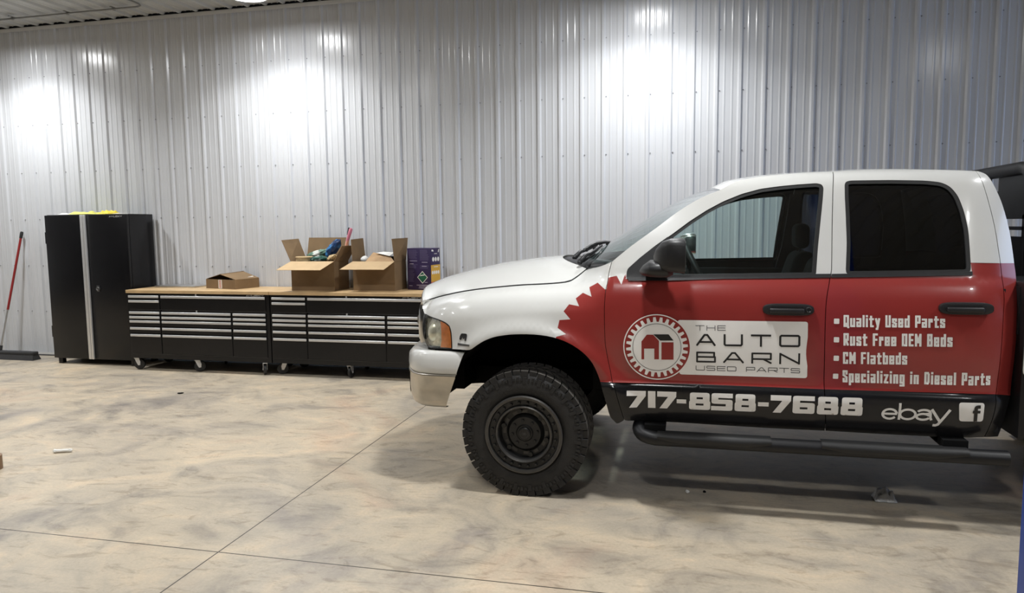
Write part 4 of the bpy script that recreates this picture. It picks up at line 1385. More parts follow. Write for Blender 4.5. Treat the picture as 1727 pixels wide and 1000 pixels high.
# ---- flat bed with tool box and headache rack
bm = bmesh.new()
bx(bm, 1.86, 4.15, 4.20, 6.20, 1.03, 1.10)
bx(bm, 1.86, 4.15, 4.19, 4.23, 0.98, 1.11)
bx(bm, 1.86, 4.15, 6.17, 6.21, 0.98, 1.11)
bed = finish('flat_bed', bm, M['powder'], truck)
for s_ in (1, -1):
    bm = bmesh.new()
    bx(bm, 1.715, 2.17, 4.24, 4.72, 0.50, 1.33, bev=0.01)
    bx(bm, 1.72, 4.10, 4.75, 4.80, 0.70, 1.03)
    if s_ < 0:
        for v in bm.verts:
            v.co.y = 2 * YC - v.co.y
    tb = finish('tool_box', bm, M['powder'], bed, smooth=True, angle=40)
    if s_ > 0:
        bm = bmesh.new()
        pr = round_corners([(1.722, 0.838), (2.12, 0.838), (2.12, 1.107), (1.722, 1.107)], 0.03, True, 4)
        a = [bm.verts.new((p.x, 4.236, p.y)) for p in pr]
        b = [bm.verts.new((p.x, 4.240, p.y)) for p in pr]
        bm.faces.new(a)
        for k in range(len(a)):
            bm.faces.new((a[k], b[k], b[(k + 1) % len(a)], a[(k + 1) % len(a)]))
        bmesh.ops.recalc_face_normals(bm, faces=bm.faces[:])
        finish('rounded_plate', bm, M['decal'], tb)
        bm = bmesh.new()
        bx(bm, 1.71, 1.72, 4.30, 4.66, 1.05, 1.30)
        finish('hatch', bm, M['trim'], tb)
    # arch over the rear wheel
    bm = bmesh.new()
    rows = []
    for k in range(17):
        a = math.radians(180 * k / 16)
        rows.append([(HUBX2 + 0.50 * math.cos(a), yy, 0.46 + 0.50 * math.sin(a)) for yy in (4.17, 4.52)])
    grid_mesh(bm, rows)
    if s_ < 0:
        for v in bm.verts:
            v.co.y = 2 * YC - v.co.y
    finish('rear_mudguard', bm, M['powder'], bed, smooth=True)
bm = bmesh.new()
XR = 1.95
tube(bm, round_corners([(XR, 4.90), (XR, 4.90)], 0.1), 0.03, 8) if False else None
loop = round_corners([(4.78, 1.10), (4.80, 1.955), (5.95, 1.955), (5.95, 1.10)], 0.15, False, 6)
tube(bm, [(XR, p.x, p.y) for p in loop], 0.040, 14)
bmesh.ops.recalc_face_normals(bm, faces=bm.faces[:])
rack = finish('headache_rack', bm, M['powder'], bed, smooth=True, angle=60)
bm = bmesh.new()
def plate(y0, y1, z0, z1):
    bx(bm, XR - 0.002, XR + 0.002, y0, y1, z0, z1)
plate(4.82, 5.275, 1.655, 1.94)      # closed upper field
plate(5.275, 5.285, 1.56, 1.94)
plate(5.40, 5.92, 1.66, 1.94)       # beyond the tall slot
plate(5.285, 5.40, 1.805, 1.832)
plate(5.285, 5.40, 1.66, 1.70)
plate(4.80, 5.92, 1.588, 1.610)      # bar between the two level slots
plate(5.15, 5.92, 1.55, 1.66)
plate(4.80, 5.95, 1.10, 1.550)
plate(4.80, 4.92, 1.54, 1.68)
finish('rack_panel', bm, M['powder'], rack)

# ---- badge on the fender
bm = bmesh.new()
yb = YT + side(-1.3, 0.97)
def bpoly(pts, d=0.006):
    vs = [bm.verts.new(surf(x, z, d)) for x, z in pts]
    vb = [bm.verts.new(surf(x, z, 0.0)) for x, z in pts]
    bm.faces.new(vs)
    for k in range(len(vs)):
        bm.faces.new((vs[k], vb[k], vb[(k + 1) % len(vs)], vs[(k + 1) % len(vs)]))
bpoly([(-1.342, 0.955), (-1.338, 0.975), (-1.325, 0.990), (-1.292, 0.990), (-1.288, 0.980), (-1.292, 0.950), (-1.302, 0.950), (-1.302, 0.966), (-1.312, 0.958), (-1.318, 0.972), (-1.330, 0.952)])
fb = finish('fender_badge', bm, M['seal'], truck)
bm = bmesh.new()
bpoly([(-1.336, 0.982), (-1.324, 0.993), (-1.292, 0.993), (-1.292, 0.989), (-1.324, 0.987)], 0.008)
bpoly([(-1.352, 0.918), (-1.352, 0.932), (-1.266, 0.930), (-1.266, 0.919)], 0.006)
finish('badge_plate', bm, M['chrome'], fb)

# ------------------------------------------------------------------ lettering
AG = {  # condensed block letters: (width, strokes) on a unit cell, y 0 = baseline, 1 = cap height
 'Q': (.52, [[(0,0),(1,0),(1,1),(0,1),(0,0)], [(.5,.22),(1.12,-.12)]]),
 'u': (.47, [[(0,.70),(0,0),(1,0)], [(1,.70),(1,0)]]),
 'a': (.47, [[(0,.70),(1,.70),(1,0),(0,0),(0,.37),(1,.37)]]),
 'l': (0, [[(0,1),(0,0)]]),
 'i': (0, [[(0,.70),(0,0)], [(0,.985),(0,1)]]),
 't': (.40, [[(.35,.94),(.35,0),(1,0)], [(0,.70),(1,.70)]]),
 'y': (.47, [[(0,.70),(.55,.06)], [(1,.70),(.42,-.26),(.25,-.26)]]),
 'U': (.50, [[(0,1),(0,0),(1,0),(1,1)]]),
 's': (.44, [[(1,.56),(1,.70),(0,.70),(0,.42),(1,.28),(1,0),(0,0),(0,.14)]]),
 'e': (.46, [[(1,.12),(1,0),(0,0),(0,.70),(1,.70),(1,.33),(0,.33)]]),
 'd': (.47, [[(1,1),(1,0),(0,0),(0,.70),(1,.70)]]),
 'P': (.50, [[(0,0),(0,1),(1,1),(1,.40),(0,.40)]]),
 'r': (.34, [[(0,0),(0,.70)], [(0,.58),(.5,.70),(1,.70),(1,.52)]]),
 'R': (.50, [[(0,0),(0,1),(1,1),(1,.46),(0,.46)], [(.45,.46),(1,0)]]),
 'F': (.44, [[(0,0),(0,1),(1,1)], [(0,.50),(.85,.50)]]),
 'O': (.50, [[(0,0),(1,0),(1,1),(0,1),(0,0)]]),
 'E': (.42, [[(1,0),(0,0),(0,1),(1,1)], [(0,.50),(.85,.50)]]),
 'M': (.66, [[(0,0),(0,1),(.5,.30),(1,1),(1,0)]]),
 'B': (.50, [[(0,0),(0,1),(.92,1),(.92,.54),(1,.46),(1,0),(0,0)], [(0,.51),(.95,.51)]]),
 'C': (.48, [[(1,.24),(1,0),(0,0),(0,1),(1,1),(1,.76)]]),
 'b': (.47, [[(0,1),(0,0),(1,0),(1,.70),(0,.70)]]),
 'S': (.48, [[(1,.76),(1,1),(0,1),(0,.62),(1,.40),(1,0),(0,0),(0,.24)]]),
 'p': (.47, [[(0,-.26),(0,.70),(1,.70),(1,0),(0,0)]]),
 'c': (.44, [[(1,.14),(1,0),(0,0),(0,.70),(1,.70),(1,.56)]]),
 'z': (.42, [[(0,.70),(1,.70),(0,0),(1,0)]]),
 'n': (.47, [[(0,0),(0,.70),(1,.70),(1,0)]]),
 'g': (.47, [[(1,0),(0,0),(0,.70),(1,.70),(1,-.26),(0,-.26)]]),
 'D': (.50, [[(0,0),(0,1),(.75,1),(1,.85),(1,.15),(.75,0),(0,0)]]),
 ' ': (.12, []),
}
WD = {  # wide technical capitals
 'T': (1.55, [[(0,1),(1,1)], [(.5,1),(.5,0)]]),
 'H': (1.5, [[(0,0),(0,1)], [(1,0),(1,1)], [(0,.52),(1,.52)]]),
 'E': (1.4, [[(1,0),(0,0),(0,1),(1,1)], [(0,.52),(.96,.52)]]),
 'A': (1.55, [[(0,0),(.42,1),(.58,1),(1,0)], [(.2,.30),(.8,.30)]]),
 'U': (1.5, [[(0,1),(0,.1),(.06,0),(.94,0),(1,.1),(1,1)]]),
 'O': (1.6, [[(.06,0),(.94,0),(1,.1),(1,.9),(.94,1),(.06,1),(0,.9),(0,.1),(.06,0)]]),
 'B': (1.5, [[(0,.5),(0,0),(1,0),(1,.52),(0,.52)], [(0,.5),(0,1),(.95,1),(.95,.52)]]),
 'R': (1.5, [[(0,0),(0,1),(1,1),(1,.40),(0,.40)], [(.6,.40),(1,0)]]),
 'N': (1.5, [[(0,0),(0,1)], [(0,1),(1,0)], [(1,0),(1,1)]]),
 'S': (1.45, [[(1,.90),(.95,1),(.05,1),(0,.9),(0,.6),(.05,.52),(.95,.52),(1,.44),(1,.1),(.95,0),(.05,0),(0,.1)]]),
 'D': (1.5, [[(0,0),(0,1),(.92,1),(1,.88),(1,.12),(.92,0),(0,0)]]),
 'P': (1.45, [[(0,0),(0,1),(1,1),(1,.38),(0,.38)]]),
 'K': (1.3, [[(0,0),(0,1)], [(1,1),(.1,.5),(1,0)]]),
 'Y': (1.4, [[(0,1),(.5,.5),(1,1)], [(.5,.5),(.5,0)]]),
 ' ': (1.0, []),
}
def ribbon(poly, hw, closed=False):
    """mitred band along a 2-D centre line -> list of quads"""
    P = [Vector(p) for p in poly]
    if closed and (P[0] - P[-1]).length < 1e-9:
        P = P[:-1]
    n = len(P)
    L, R = [], []
    for i in range(n):
        a = P[i - 1] if (closed or i > 0) else None
        c = P[(i + 1) % n] if (closed or i < n - 1) else None
        b = P[i]
        d1 = (b - a).normalized() if a is not None else (c - b).normalized()
        d2 = (c - b).normalized() if c is not None else d1
        n1, n2 = Vector((-d1.y, d1.x)), Vector((-d2.y, d2.x))
        m = n1 + n2
        if m.length < 0.2:
            m = n1.copy()
        m.normalize()
        k = max(0.45, m.dot(n1))
        L.append(b + m * hw / k)
        R.append(b - m * hw / k)
    q = []
    for i in range(n if closed else n - 1):
        j = (i + 1) % n
        q.append((L[i], R[i], R[j], L[j]))
    return q

class Decal:
    """flat vinyl shapes laid on the near body side (or on any surface function)"""
    def __init__(self, fn):
        self.fn = fn
        self.bm = bmesh.new()
    def quad(self, q, mi=0, step=0.03):
        a, b, c, d = q          # a-b across, a-d along
        n = max(1, int(math.ceil(max((d - a).length, (c - b).length) / step)))
        m = max(1, int(math.ceil(max((b - a).length, (c - d).length) / step)))
        rows = [[self.bm.verts.new(self.fn(*(a.lerp(d, i / n)).lerp(b.lerp(c, i / n), j / m))) for j in range(m + 1)] for i in range(n + 1)]
        for i in range(n):
            for j in range(m):
                f = self.bm.faces.new((rows[i][j], rows[i][j + 1], rows[i + 1][j + 1], rows[i + 1][j]))
                f.material_index = mi
    def line(self, pts, hw, closed=False, mi=0):
        for q in ribbon(pts, hw, closed):
            self.quad(q, mi)
    def fill(self, outer, holes=(), mi=0, d=0.03):
        verts, edges = [], []
        for lp in [outer] + list(holes):
            b = len(verts)
            verts.extend(Vector((p[0], p[1])) for p in lp)
            edges.extend((b + i, b + (i + 1) % len(lp)) for i in range(len(lp)))
        xs = [p[0] for p in outer]; zs = [p[1] for p in outer]
        z = min(zs) + d / 2
        while z < max(zs):
            x = min(xs) + d / 2
            while x < max(xs):
                if pip(x, z, outer) and not any(pip(x, z, h_) for h_ in holes):
                    verts.append(Vector((x, z)))
                x += d
            z += d
        V, E_, F, _a, _b, _c = delaunay_2d_cdt(verts, edges, [], 0, 1e-5)
        vm = {}
        for f in F:
            cx = sum(V[i].x for i in f) / 3; cz = sum(V[i].y for i in f) / 3
            if pip(cx, cz, outer) and not any(pip(cx, cz, h_) for h_ in holes):
                for i in f:
                    if i not in vm:
                        vm[i] = self.bm.verts.new(self.fn(V[i].x, V[i].y))
                ff = self.bm.faces.new([vm[i] for i in f])
                ff.material_index = mi
    def done(self, name, mats, parent):
        return finish(name, self.bm, mats, parent, smooth=True)

def body_fn(off):
    return lambda x, z: surf(x, z, off)

def joint_poly(c, hw, soft):
    r = hw * soft
    return [tuple(p) for p in round_corners([(c.x - hw, c.y - hw), (c.x + hw, c.y - hw), (c.x + hw, c.y + hw), (c.x - hw, c.y + hw)], r, True, 2)]

def glyph_shapes(strokes, hw, soft):
    """centre lines -> bars and rounded joints whose union is the letter"""
    shapes = []
    for st in strokes:
        P = [Vector(p) for p in st]
        closed = (P[0] - P[-1]).length < 1e-6 and len(P) > 2
        for a, b in zip(P, P[1:]):
            d_ = (b - a)
            if d_.length < 1e-6:
                continue
            d_.normalize()
            n_ = Vector((-d_.y, d_.x)) * hw
            shapes.append([tuple(a + n_), tuple(a - n_), tuple(b - n_), tuple(b + n_)])
        for k, p in enumerate(P):
            if 0 < k < len(P) - 1 or (closed and k == 0):
                shapes.append(joint_poly(p, hw, soft))
            else:
                q = P[1] if k == 0 else P[-2]
                d_ = (p - q).normalized()
                if max(abs(d_.x), abs(d_.y)) > 0.97:          # square end on upright or level strokes
                    n_ = Vector((-d_.y, d_.x)) * hw
                    e = p + d_ * hw
                    shapes.append([tuple(p + n_), tuple(p - n_), tuple(e - n_), tuple(e + n_)])
                else:
                    shapes.append(joint_poly(p, hw, soft))
    return shapes

def union_fill(dec, shapes, fn, d=0.02, mi=0):
    verts, edges = [], []
    for sh in shapes:
        b = len(verts)
        verts.extend(Vector(p) for p in sh)
        edges.extend((b + i, b + (i + 1) % len(sh)) for i in range(len(sh)))
    xs = [v.x for v in verts]; ys = [v.y for v in verts]
    y = min(ys) + d / 2
    while y < max(ys):
        x = min(xs) + d / 2
        while x < max(xs):
            if any(pip(x, y, sh) for sh in shapes):
                verts.append(Vector((x, y)))
            x += d
        y += d
    V, E_, F, _a, _b, _c = delaunay_2d_cdt(verts, edges, [], 0, 1e-6)
    vm = {}
    for f in F:
        cx = sum(V[i].x for i in f) / 3; cy = sum(V[i].y for i in f) / 3
        if any(pip(cx, cy, sh) for sh in shapes):
            for i in f:
                if i not in vm:
                    vm[i] = dec.bm.verts.new(dec.fn(*fn(V[i].x, V[i].y)))
            ff = dec.bm.faces.new([vm[i] for i in f])
            ff.material_index = mi

def letter(dec, text, font, bl, br, tl, hw, gap, soft=0.5, mi=0):
    bl, br, tl = Vector(bl), Vector(br), Vector(tl)
    Hh, L = (tl - bl).length, (br - bl).length
    eu, ev = (br - bl) / L, (tl - bl) / Hh
    hwm = hw * Hh
    k = (L - gap * Hh * (len(text) - 1) - 2 * hwm * len(text)) / (Hh * sum(font[c][0] for c in text))
    u = 0.0
    ch = Hh - 2 * hwm
    def fn(x, y):
        p = bl + eu * x + ev * y
        return p.x, p.y
    for c in text:
        w, strokes = font[c]
        wm = w * Hh * k
        if strokes:
            sh = glyph_shapes([[(u + hwm + p[0] * wm, hwm + p[1] * ch) for p in st] for st in strokes], hwm, soft)
            union_fill(dec, sh, fn, 0.02, mi)
        u += wm + 2 * hwm + gap * Hh

# door logo: white plate, ring, toothed wheel, barn
O1, O2, O3, O4 = 0.0035, 0.0050, 0.0065, 0.0080
d = Decal(body_fn(O1))
pl_ = [D['plate'][3], D['plate'][2], D['plate'][1], D['plate'][0]]
d.fill([tuple(p) for p in round_corners(pl_, 0.014, True, 4)])
logo = d.done('logo_plate', M['decal'], fdoor)
cx, cz = D['logoc'][0]
RX = (D['logoc'][2][0] - D['logoc'][1][0]) / 2
RZ = (D['logoc'][3][1] - D['logoc'][4][1]) / 2
cx = (D['logoc'][1][0] + D['logoc'][2][0]) / 2
cz = (D['logoc'][3][1] + D['logoc'][4][1]) / 2
def circ(r, n=64):
    return [(cx + RX * r * math.cos(2 * math.pi * k / n), cz + RZ * r * math.sin(2 * math.pi * k / n)) for k in range(n)]
d = Decal(body_fn(O2))
d.fill(circ(1.0), [circ(0.968)])
d.done('logo_ring', M['decal'], fdoor)
d = Decal(body_fn(O2))
d.fill(circ(0.968))
d.done('logo_disc', M['decal_red'], fdoor)
NT = 28
gear = []
for k in range(NT):
    for f, r in ((0.06, 0.775), (0.20, 0.915), (0.56, 0.915), (0.70, 0.775)):
        a = 2 * math.pi * (k + f) / NT
        gear.append((cx + RX * r * math.cos(a), cz + RZ * r * math.sin(a)))
d = Decal(body_fn(O3))
d.fill(gear)
gw = d.done('logo_toothed_wheel', M['decal'], fdoor)
d = Decal(body_fn(O4))
d.line(circ(0.715), 0.0012, True)
d.fill(D['barn_roof'])
d.done('barn_roof', M['decal_black'], gw)
d = Decal(body_fn(O4))
d.fill(D['barn_front'])
d.fill(D['barn_wall'])
d.done('barn_wall', M['decal_red'], gw)
d = Decal(body_fn(O2))
letter(d, 'THE', WD, *D['t_the'], 0.055, 0.38, 0.4)
letter(d, 'AUTO', WD, *D['t_auto'], 0.080, 0.62, 0.9)
letter(d, 'BARN', WD, *D['t_barn'], 0.080, 0.62, 0.9)
letter(d, 'USED PARTS', WD, *D['t_used'], 0.060, 0.33, 0.9)
d.done('company_lettering', M['decal_black'], fdoor)

# telephone number: heavy extended digits, each set at its own place along the band
pb, pr_, pt = (Vector(v) for v in D['t_phone'])
PL, PH = (pr_ - pb).length, (pt - pb).length
HV = {
 '7': [[(0,1),(1,1),(.22,-.12)]],
 '1': [[(.5,1),(.5,0)]],
 '8': [[(.08,.5),(.05,.62),(.05,1),(.95,1),(.95,.62),(.92,.5),(1,.40),(1,0),(0,0),(0,.40),(.08,.5),(.92,.5)]],
 '5': [[(1,1),(.02,1),(.02,.53),(1,.53),(1,0),(0,0)]],
 '6': [[(.98,1),(0,1),(0,0),(1,0),(1,.50),(0,.50)]],
}
SPANS = [('7', 1057, 1089), ('1', 1092.5, 1105), ('7', 1108, 1140), ('-', 1140.7, 1156.7), ('8', 1161.5, 1197), ('5', 1198.5, 1234.5), ('8', 1238, 1273.5), ('-', 1277, 1295), ('7', 1298, 1332.5), ('6', 1335.5, 1372.5), ('8', 1376.5, 1412.5), ('8', 1416.5, 1453.4)]
# pixels along the band grow slightly towards the right; length along the door follows
def along(px):
    t_ = (px - 1057) / (1453.4 - 1057)
    return PL * (t_ + 0.075 * t_ * (1 - t_))
eu, ev = (pr_ - pb) / PL, (pt - pb) / PH
hwv = 0.128 * PH
d = Decal(body_fn(O2))
for c, a, b in SPANS:
    u0, u1 = along(a), along(b)
    if c == '-':
        zc = 0.46 * PH
        d.quad((pb + eu * u0 + ev * (zc - 0.12 * PH), pb + eu * u0 + ev * (zc + 0.12 * PH), pb + eu * u1 + ev * (zc + 0.12 * PH), pb + eu * u1 + ev * (zc - 0.12 * PH)))
        continue
    if c == '1':
        d.quad((pb + eu * u0, pb + eu * u0 + ev * PH, pb + eu * u1 + ev * PH, pb + eu * u1))
        continue
    hx = 0.180 * PH
    w_ = u1 - u0
    fnp = lambda x, y: (pb.x + eu.x * x + ev.x * y, pb.y + eu.y * x + ev.y * y)
    if c == '7':
        union_fill(d, [[(u0, PH), (u0, PH * .70), (u0 + w_ * .99, PH * .70), (u1, PH)], [(u0 + w_ * .58, PH * .72), (u1, PH * .72), (u0 + w_ * .52, 0), (u0 + w_ * .12, 0)]], fnp)
        continue
    sq_ = hwv / hx
    sh = glyph_shapes([[((u0 + hx + p[0] * (w_ - 2 * hx)) * sq_, hwv + p[1] * (PH - 2 * hwv)) for p in st] for st in HV[c]], hwv, 0.8)
    union_fill(d, sh, lambda x, y: fnp(x / sq_, y))
d.done('phone_number_lettering', M['decal'], fdoor)

# rear door list
for (key, txt), (x, z) in zip((('t_l1', 'Quality Used Parts'), ('t_l2', 'Rust Free OEM Beds'), ('t_l3', 'CM Flatbeds'), ('t_l4', 'Specializing in Diesel Parts')), D['bullets']):
    d = Decal(body_fn(O1))
    letter(d, txt, AG, *D[key], 0.082, 0.085, 0.45)
    ln = d.done('lettering_line', M['decal'], rdoor)
    d = Decal(body_fn(O1))
    d.fill([tuple(p) for p in round_corners([(x - 0.0135, z - 0.0145), (x + 0.0135, z - 0.0145), (x + 0.0135, z + 0.0145), (x - 0.0135, z + 0.0145)], 0.004, True, 2)])
    d.done('bullet_mark', M['decal'], ln)

# shop word and social square on the black band
eb, er, et = (Vector(v) for v in D['t_ebay'])
EL = (er - eb).length
EX = EL / 116.2                                        # metres per photo pixel along the word
def ep(x, y):
    return (eb.x + x * EX, eb.y + y * EX + x * EX * (er.y - eb.y) / EL)
def arc(cx_, cy_, rx, ry, a0, a1, n=20):
    return [ep(cx_ + rx * math.cos(math.radians(a0 + (a1 - a0) * k / n)), cy_ + ry * math.sin(math.radians(a0 + (a1 - a0) * k / n))) for k in range(n + 1)]
d = Decal(body_fn(O1))
hwm = 2.15 * EX
XH = 22.5
d.line(arc(13.8, XH / 2, 12.0, XH / 2 - 1.6, 5, 322) , hwm)
d.line([ep(1.8, XH / 2 + 0.3), ep(26.6, XH / 2 + 0.3)], hwm)
d.line([ep(30.5, 33), ep(30.5, 0)], hwm)
d.line(arc(44.5, XH / 2, 13.0, XH / 2 - 1.6, 0, 360, 28), hwm)
d.line(arc(71.5, XH / 2 + 4.5, 10.5, XH / 2 - 6.2, 165, 20, 12) + [ep(82.5, 14), ep(83.0, 6), ep(85.0, 0.6)], hwm)
d.line(arc(70.5, 7.2, 10.8, 5.8, 20, 340, 22), hwm)
d.line([ep(73, 12.6), ep(82.4, 14.0)], hwm)
d.line([ep(84.0, XH), ep(99.5, -1.5)], hwm * 1.15)
d.line([ep(114.5, XH), ep(97.0, -7.5), ep(93.0, -9.4), ep(88.5, -9.2)], hwm * 1.15)
d.done('shop_name_lettering', M['decal'], rdoor)
fb_, fr_, ft_ = (Vector(v) for v in D['t_f'])
d = Decal(body_fn(O1))
d.fill([tuple(p) for p in round_corners([fb_, fr_, Vector((fr_.x - 0.002, ft_.y)), ft_], 0.016, True, 4)])
sq = d.done('social_media_square', M['decal'], rdoor)
FWd, FHt = fr_.x - fb_.x, ft_.y - fb_.y
def fp(u, v):
    return (fb_.x + u * FWd - 0.006 * v, fb_.y + v * FHt)
d = Decal(body_fn(O3))
f_h = 0.075 * FWd
d.line([fp(.66, .02), fp(.66, .62)], f_h)
d.line([tuple(p) for p in round_corners([fp(.66, .58), fp(.66, .80), fp(.86, .80)], 0.012, False, 4)], f_h)
d.line([fp(.53, .53), fp(.85, .53)], f_h * 0.85)
d.done('letter_f', M['black'], sq)

# ------------------------------------------------------------------ workbenches
def flat_fn(x0, y, z0):
    return lambda u, v: Vector((x0 + u, y, z0 + v))
def brand_letters(x, y, z, h, parent, L):
    """small silver maker's word with a running-dog mark, on a face looking to -Y"""
    d = Decal(flat_fn(x, y, z))
    letter(d, 'HUSKY', WD, (h * 2.0, 0), (L, 0), (h * 2.0, h), 0.11, 0.22, 0.5)
    d.fill([(0, 0), (h * .5, h * .1), (h * .55, h * .45), (h * .95, h * 1.0), (h * 1.15, h * .6), (h * 1.7, h * .75), (h * 1.35, h * .1), (h * 1.1, h * .35), (h * .9, 0), (h * .7, h * .3), (h * .45, 0)], d=0.05)
    return d.done('maker_lettering', M['alu'], parent)

BZ0, BZ1 = 0.145, 0.908
BW = 1.853
ROWS_L = [(0.835, 0.885), (0.722, 0.830), (0.647, 0.697), (0.598, 0.643), (0.522, 0.594), (0.441, 0.513), (0.205, 0.432)]
CTRL = {}
def prism_mesh(name, dims, m, bev=0.0):
    bm = bmesh.new()
    bx(bm, *dims, bev=bev, seg=2)
    me = bpy.data.meshes.new(name)
    bm.to_mesh(me); bm.free()
    me.materials.append(m)
    return me
drawer_cache, handle_cache = {}, {}
def caster_meshes():
    bm = bmesh.new()
    lathe_y(bm, [(-0.016, 0.0), (-0.016, 0.045), (-0.014, 0.060), (-0.008, 0.063), (0.008, 0.063), (0.014, 0.060), (0.016, 0.045), (0.016, 0.0)], 28)
    bmesh.ops.recalc_face_normals(bm, faces=bm.faces[:])
    wheel_me = bpy.data.meshes.new('caster_wheel'); bm.to_mesh(wheel_me); bm.free()
    wheel_me.materials.append(M['caster'])
    bm = bmesh.new()
    for s_ in (-1, 1):
        vs = []
        for x, z in ((-0.052, 0.075), (0.0, 0.075), (0.016, 0.03), (0.012, -0.012), (-0.012, -0.014), (-0.03, 0.02)):
            vs.append((x, z))
        a = [bm.verts.new((x, s_ * 0.019, z)) for x, z in vs]
        b = [bm.verts.new((x, s_ * 0.0225, z)) for x, z in vs]
        bm.faces.new(a); bm.faces.new(b)
        for k in range(len(a)):
            bm.faces.new((a[k], a[(k + 1) % len(a)], b[(k + 1) % len(a)], b[k]))
    bx(bm, -0.055, 0.005, -0.024, 0.024, 0.070, 0.078)
    tube(bm, [(0, -0.026, 0), (0, 0.026, 0)], 0.009, 10)
    bmesh.ops.recalc_face_normals(bm, faces=bm.faces[:])
    fork = bpy.data.meshes.new('caster_fork'); bm.to_mesh(fork); bm.free()
    fork.materials.append(M['alu'])
    return wheel_me, fork
wheel_me, fork_me = caster_meshes()
lock_me = cyl_mesh('drawer_lock', 0.009, 0.012, 14, M['alu'])

def workbench(x0, label, spins):
    yf, yb = 7.160, 7.765
    t = thing('workbench', label, 'workbench', (x0 + BW / 2, 7.46, 0), 'black drawer workbenches along the wall')
    bm = bmesh.new()
    # carcass as a frame of posts, rails, back and floor so the drawer fronts sit in it
    bx(bm, x0 + 0.004, x0 + 0.028, yf, yb, BZ0, BZ1)
    bx(bm, x0 + BW - 0.045, x0 + BW - 0.004, yf, yb, BZ0, BZ1)
    bx(bm, x0 + 0.028, x0 + BW - 0.045, yf + 0.03, yb, BZ0, BZ1 - 0.002)
    bx(bm, x0 + 0.028, x0 + BW - 0.045, yf, yf + 0.04, 0.888, BZ1)
    bx(bm, x0 + 0.028, x0 + BW - 0.045, yf, yf + 0.04, BZ0, 0.202)
    bx(bm, x0 + 0.028, x0 + BW - 0.045, yf, yf + 0.04, 0.698, 0.720)
    bx(bm, x0 + 0.441, x0 + 0.463, yf, yf + 0.04, 0.2, 0.89)
    bx(bm, x0 + 1.370, x0 + 1.392, yf, yf + 0.04, 0.2, 0.70)
    finish('cabinet_body', bm, M['cabblack'], t)
    bm = bmesh.new()
    bx(bm, x0 + 0.03, x0 + BW - 0.05, yf - 0.0015, yf + 0.001, 0.715, 0.7175)
    bx(bm, x0 + 0.03, x0 + BW - 0.05, yf - 0.0015, yf + 0.001, 0.1995, 0.2015)
    finish('rail_edge', bm, mat_edge, t)
    bm = bmesh.new()
    bx(bm, x0 + 0.001, x0 + BW - 0.001, yf - 0.02, yb + 0.005, 0.909, 0.945, bev=0.003)
    top = finish('wood_top', bm, M['wood'], t)
    def drawer(u0, u1, z0, z1):
        key = (round(u1 - u0, 3), round(z1 - z0, 3))
        if key not in drawer_cache:
            w, hh = key
            drawer_cache[key] = prism_mesh('drawer', (0, w, -0.008, 0.03, 0, hh), M['cabblack'], 0.002)
            bm = bmesh.new()
            bx(bm, 0.002, w - 0.002, -0.024, -0.009, hh - 0.030, hh - 0.002, bev=0.005, seg=3)
            me = bpy.data.meshes.new('drawer_handle'); bm.to_mesh(me); bm.free()
            me.materials.append(M['alu'])
            for p_ in me.polygons:
                p_.use_smooth = True
            me.set_sharp_from_angle(angle=math.radians(50))
            handle_cache[key] = me
        o = bpy.data.objects.new('drawer', drawer_cache[key]); COL.objects.link(o)
        o.location = (x0 + u0, yf, z0)
        attach(o, t)
        h_ = bpy.data.objects.new('drawer_handle', handle_cache[key]); COL.objects.link(h_)
        h_.location = (x0 + u0, yf, z0)
        attach(h_, o)
    for k, (z0, z1) in enumerate(ROWS_L):
        drawer(0.030, 0.440, z0, z1)
        if k >= 2:
            drawer(0.465, 1.368, z0, z1)
            drawer(1.394, 1.806, z0, z1)
    drawer(0.465, 1.806, 0.722, 0.885)
    for z in (0.897, 0.709):
        o = bpy.data.objects.new('drawer_lock', lock_me); COL.objects.link(o)
        o.location = (x0 + 0.925, yf - 0.004, z)
        attach(o, t)
    brand_letters(x0 + 1.56, yf - 0.002, 0.889, 0.016, t, 0.225)
    for (u, y, ang) in spins + [(0.10, 7.68, 0.4), (0.90, 7.68, 2.2), (1.75, 7.68, 1.0)]:
        R_z = Matrix.Translation((x0 + u, y, 0.064)) @ Matrix.Rotation(ang, 4, 'Z')
        w = bpy.data.objects.new('caster', wheel_me); COL.objects.link(w)
        w.matrix_basis = R_z
        attach(w, t)
        f = bpy.data.objects.new('caster_fork', fork_me); COL.objects.link(f)
        f.matrix_basis = R_z
        attach(f, w)
    bm = bmesh.new()
    bx(bm, x0 + BW - 0.004, x0 + BW - 0.001, 7.2, 7.7, 0.5, 0.52)
    finish('side_bar', bm, M['cabblack'], t)
    return t
mat_edge = mat('dark_grey_edge', (0.09, 0.09, 0.095), 0.3)  # rail lines, a paler grey than the black body
workbench(-6.318, 'black drawer workbench beside the tall cabinet, wheeled, with a flat carton on its wooden top', [(0.075, 7.215, 0.25), (0.885, 7.22, 0.55), (1.735, 7.20, 2.2)])
workbench(-4.461, 'black drawer workbench behind the truck nose, with two open cartons on its wooden top', [(0.060, 7.27, -2.6), (0.915, 7.235, 1.55), (1.75, 7.22, 0.5)])

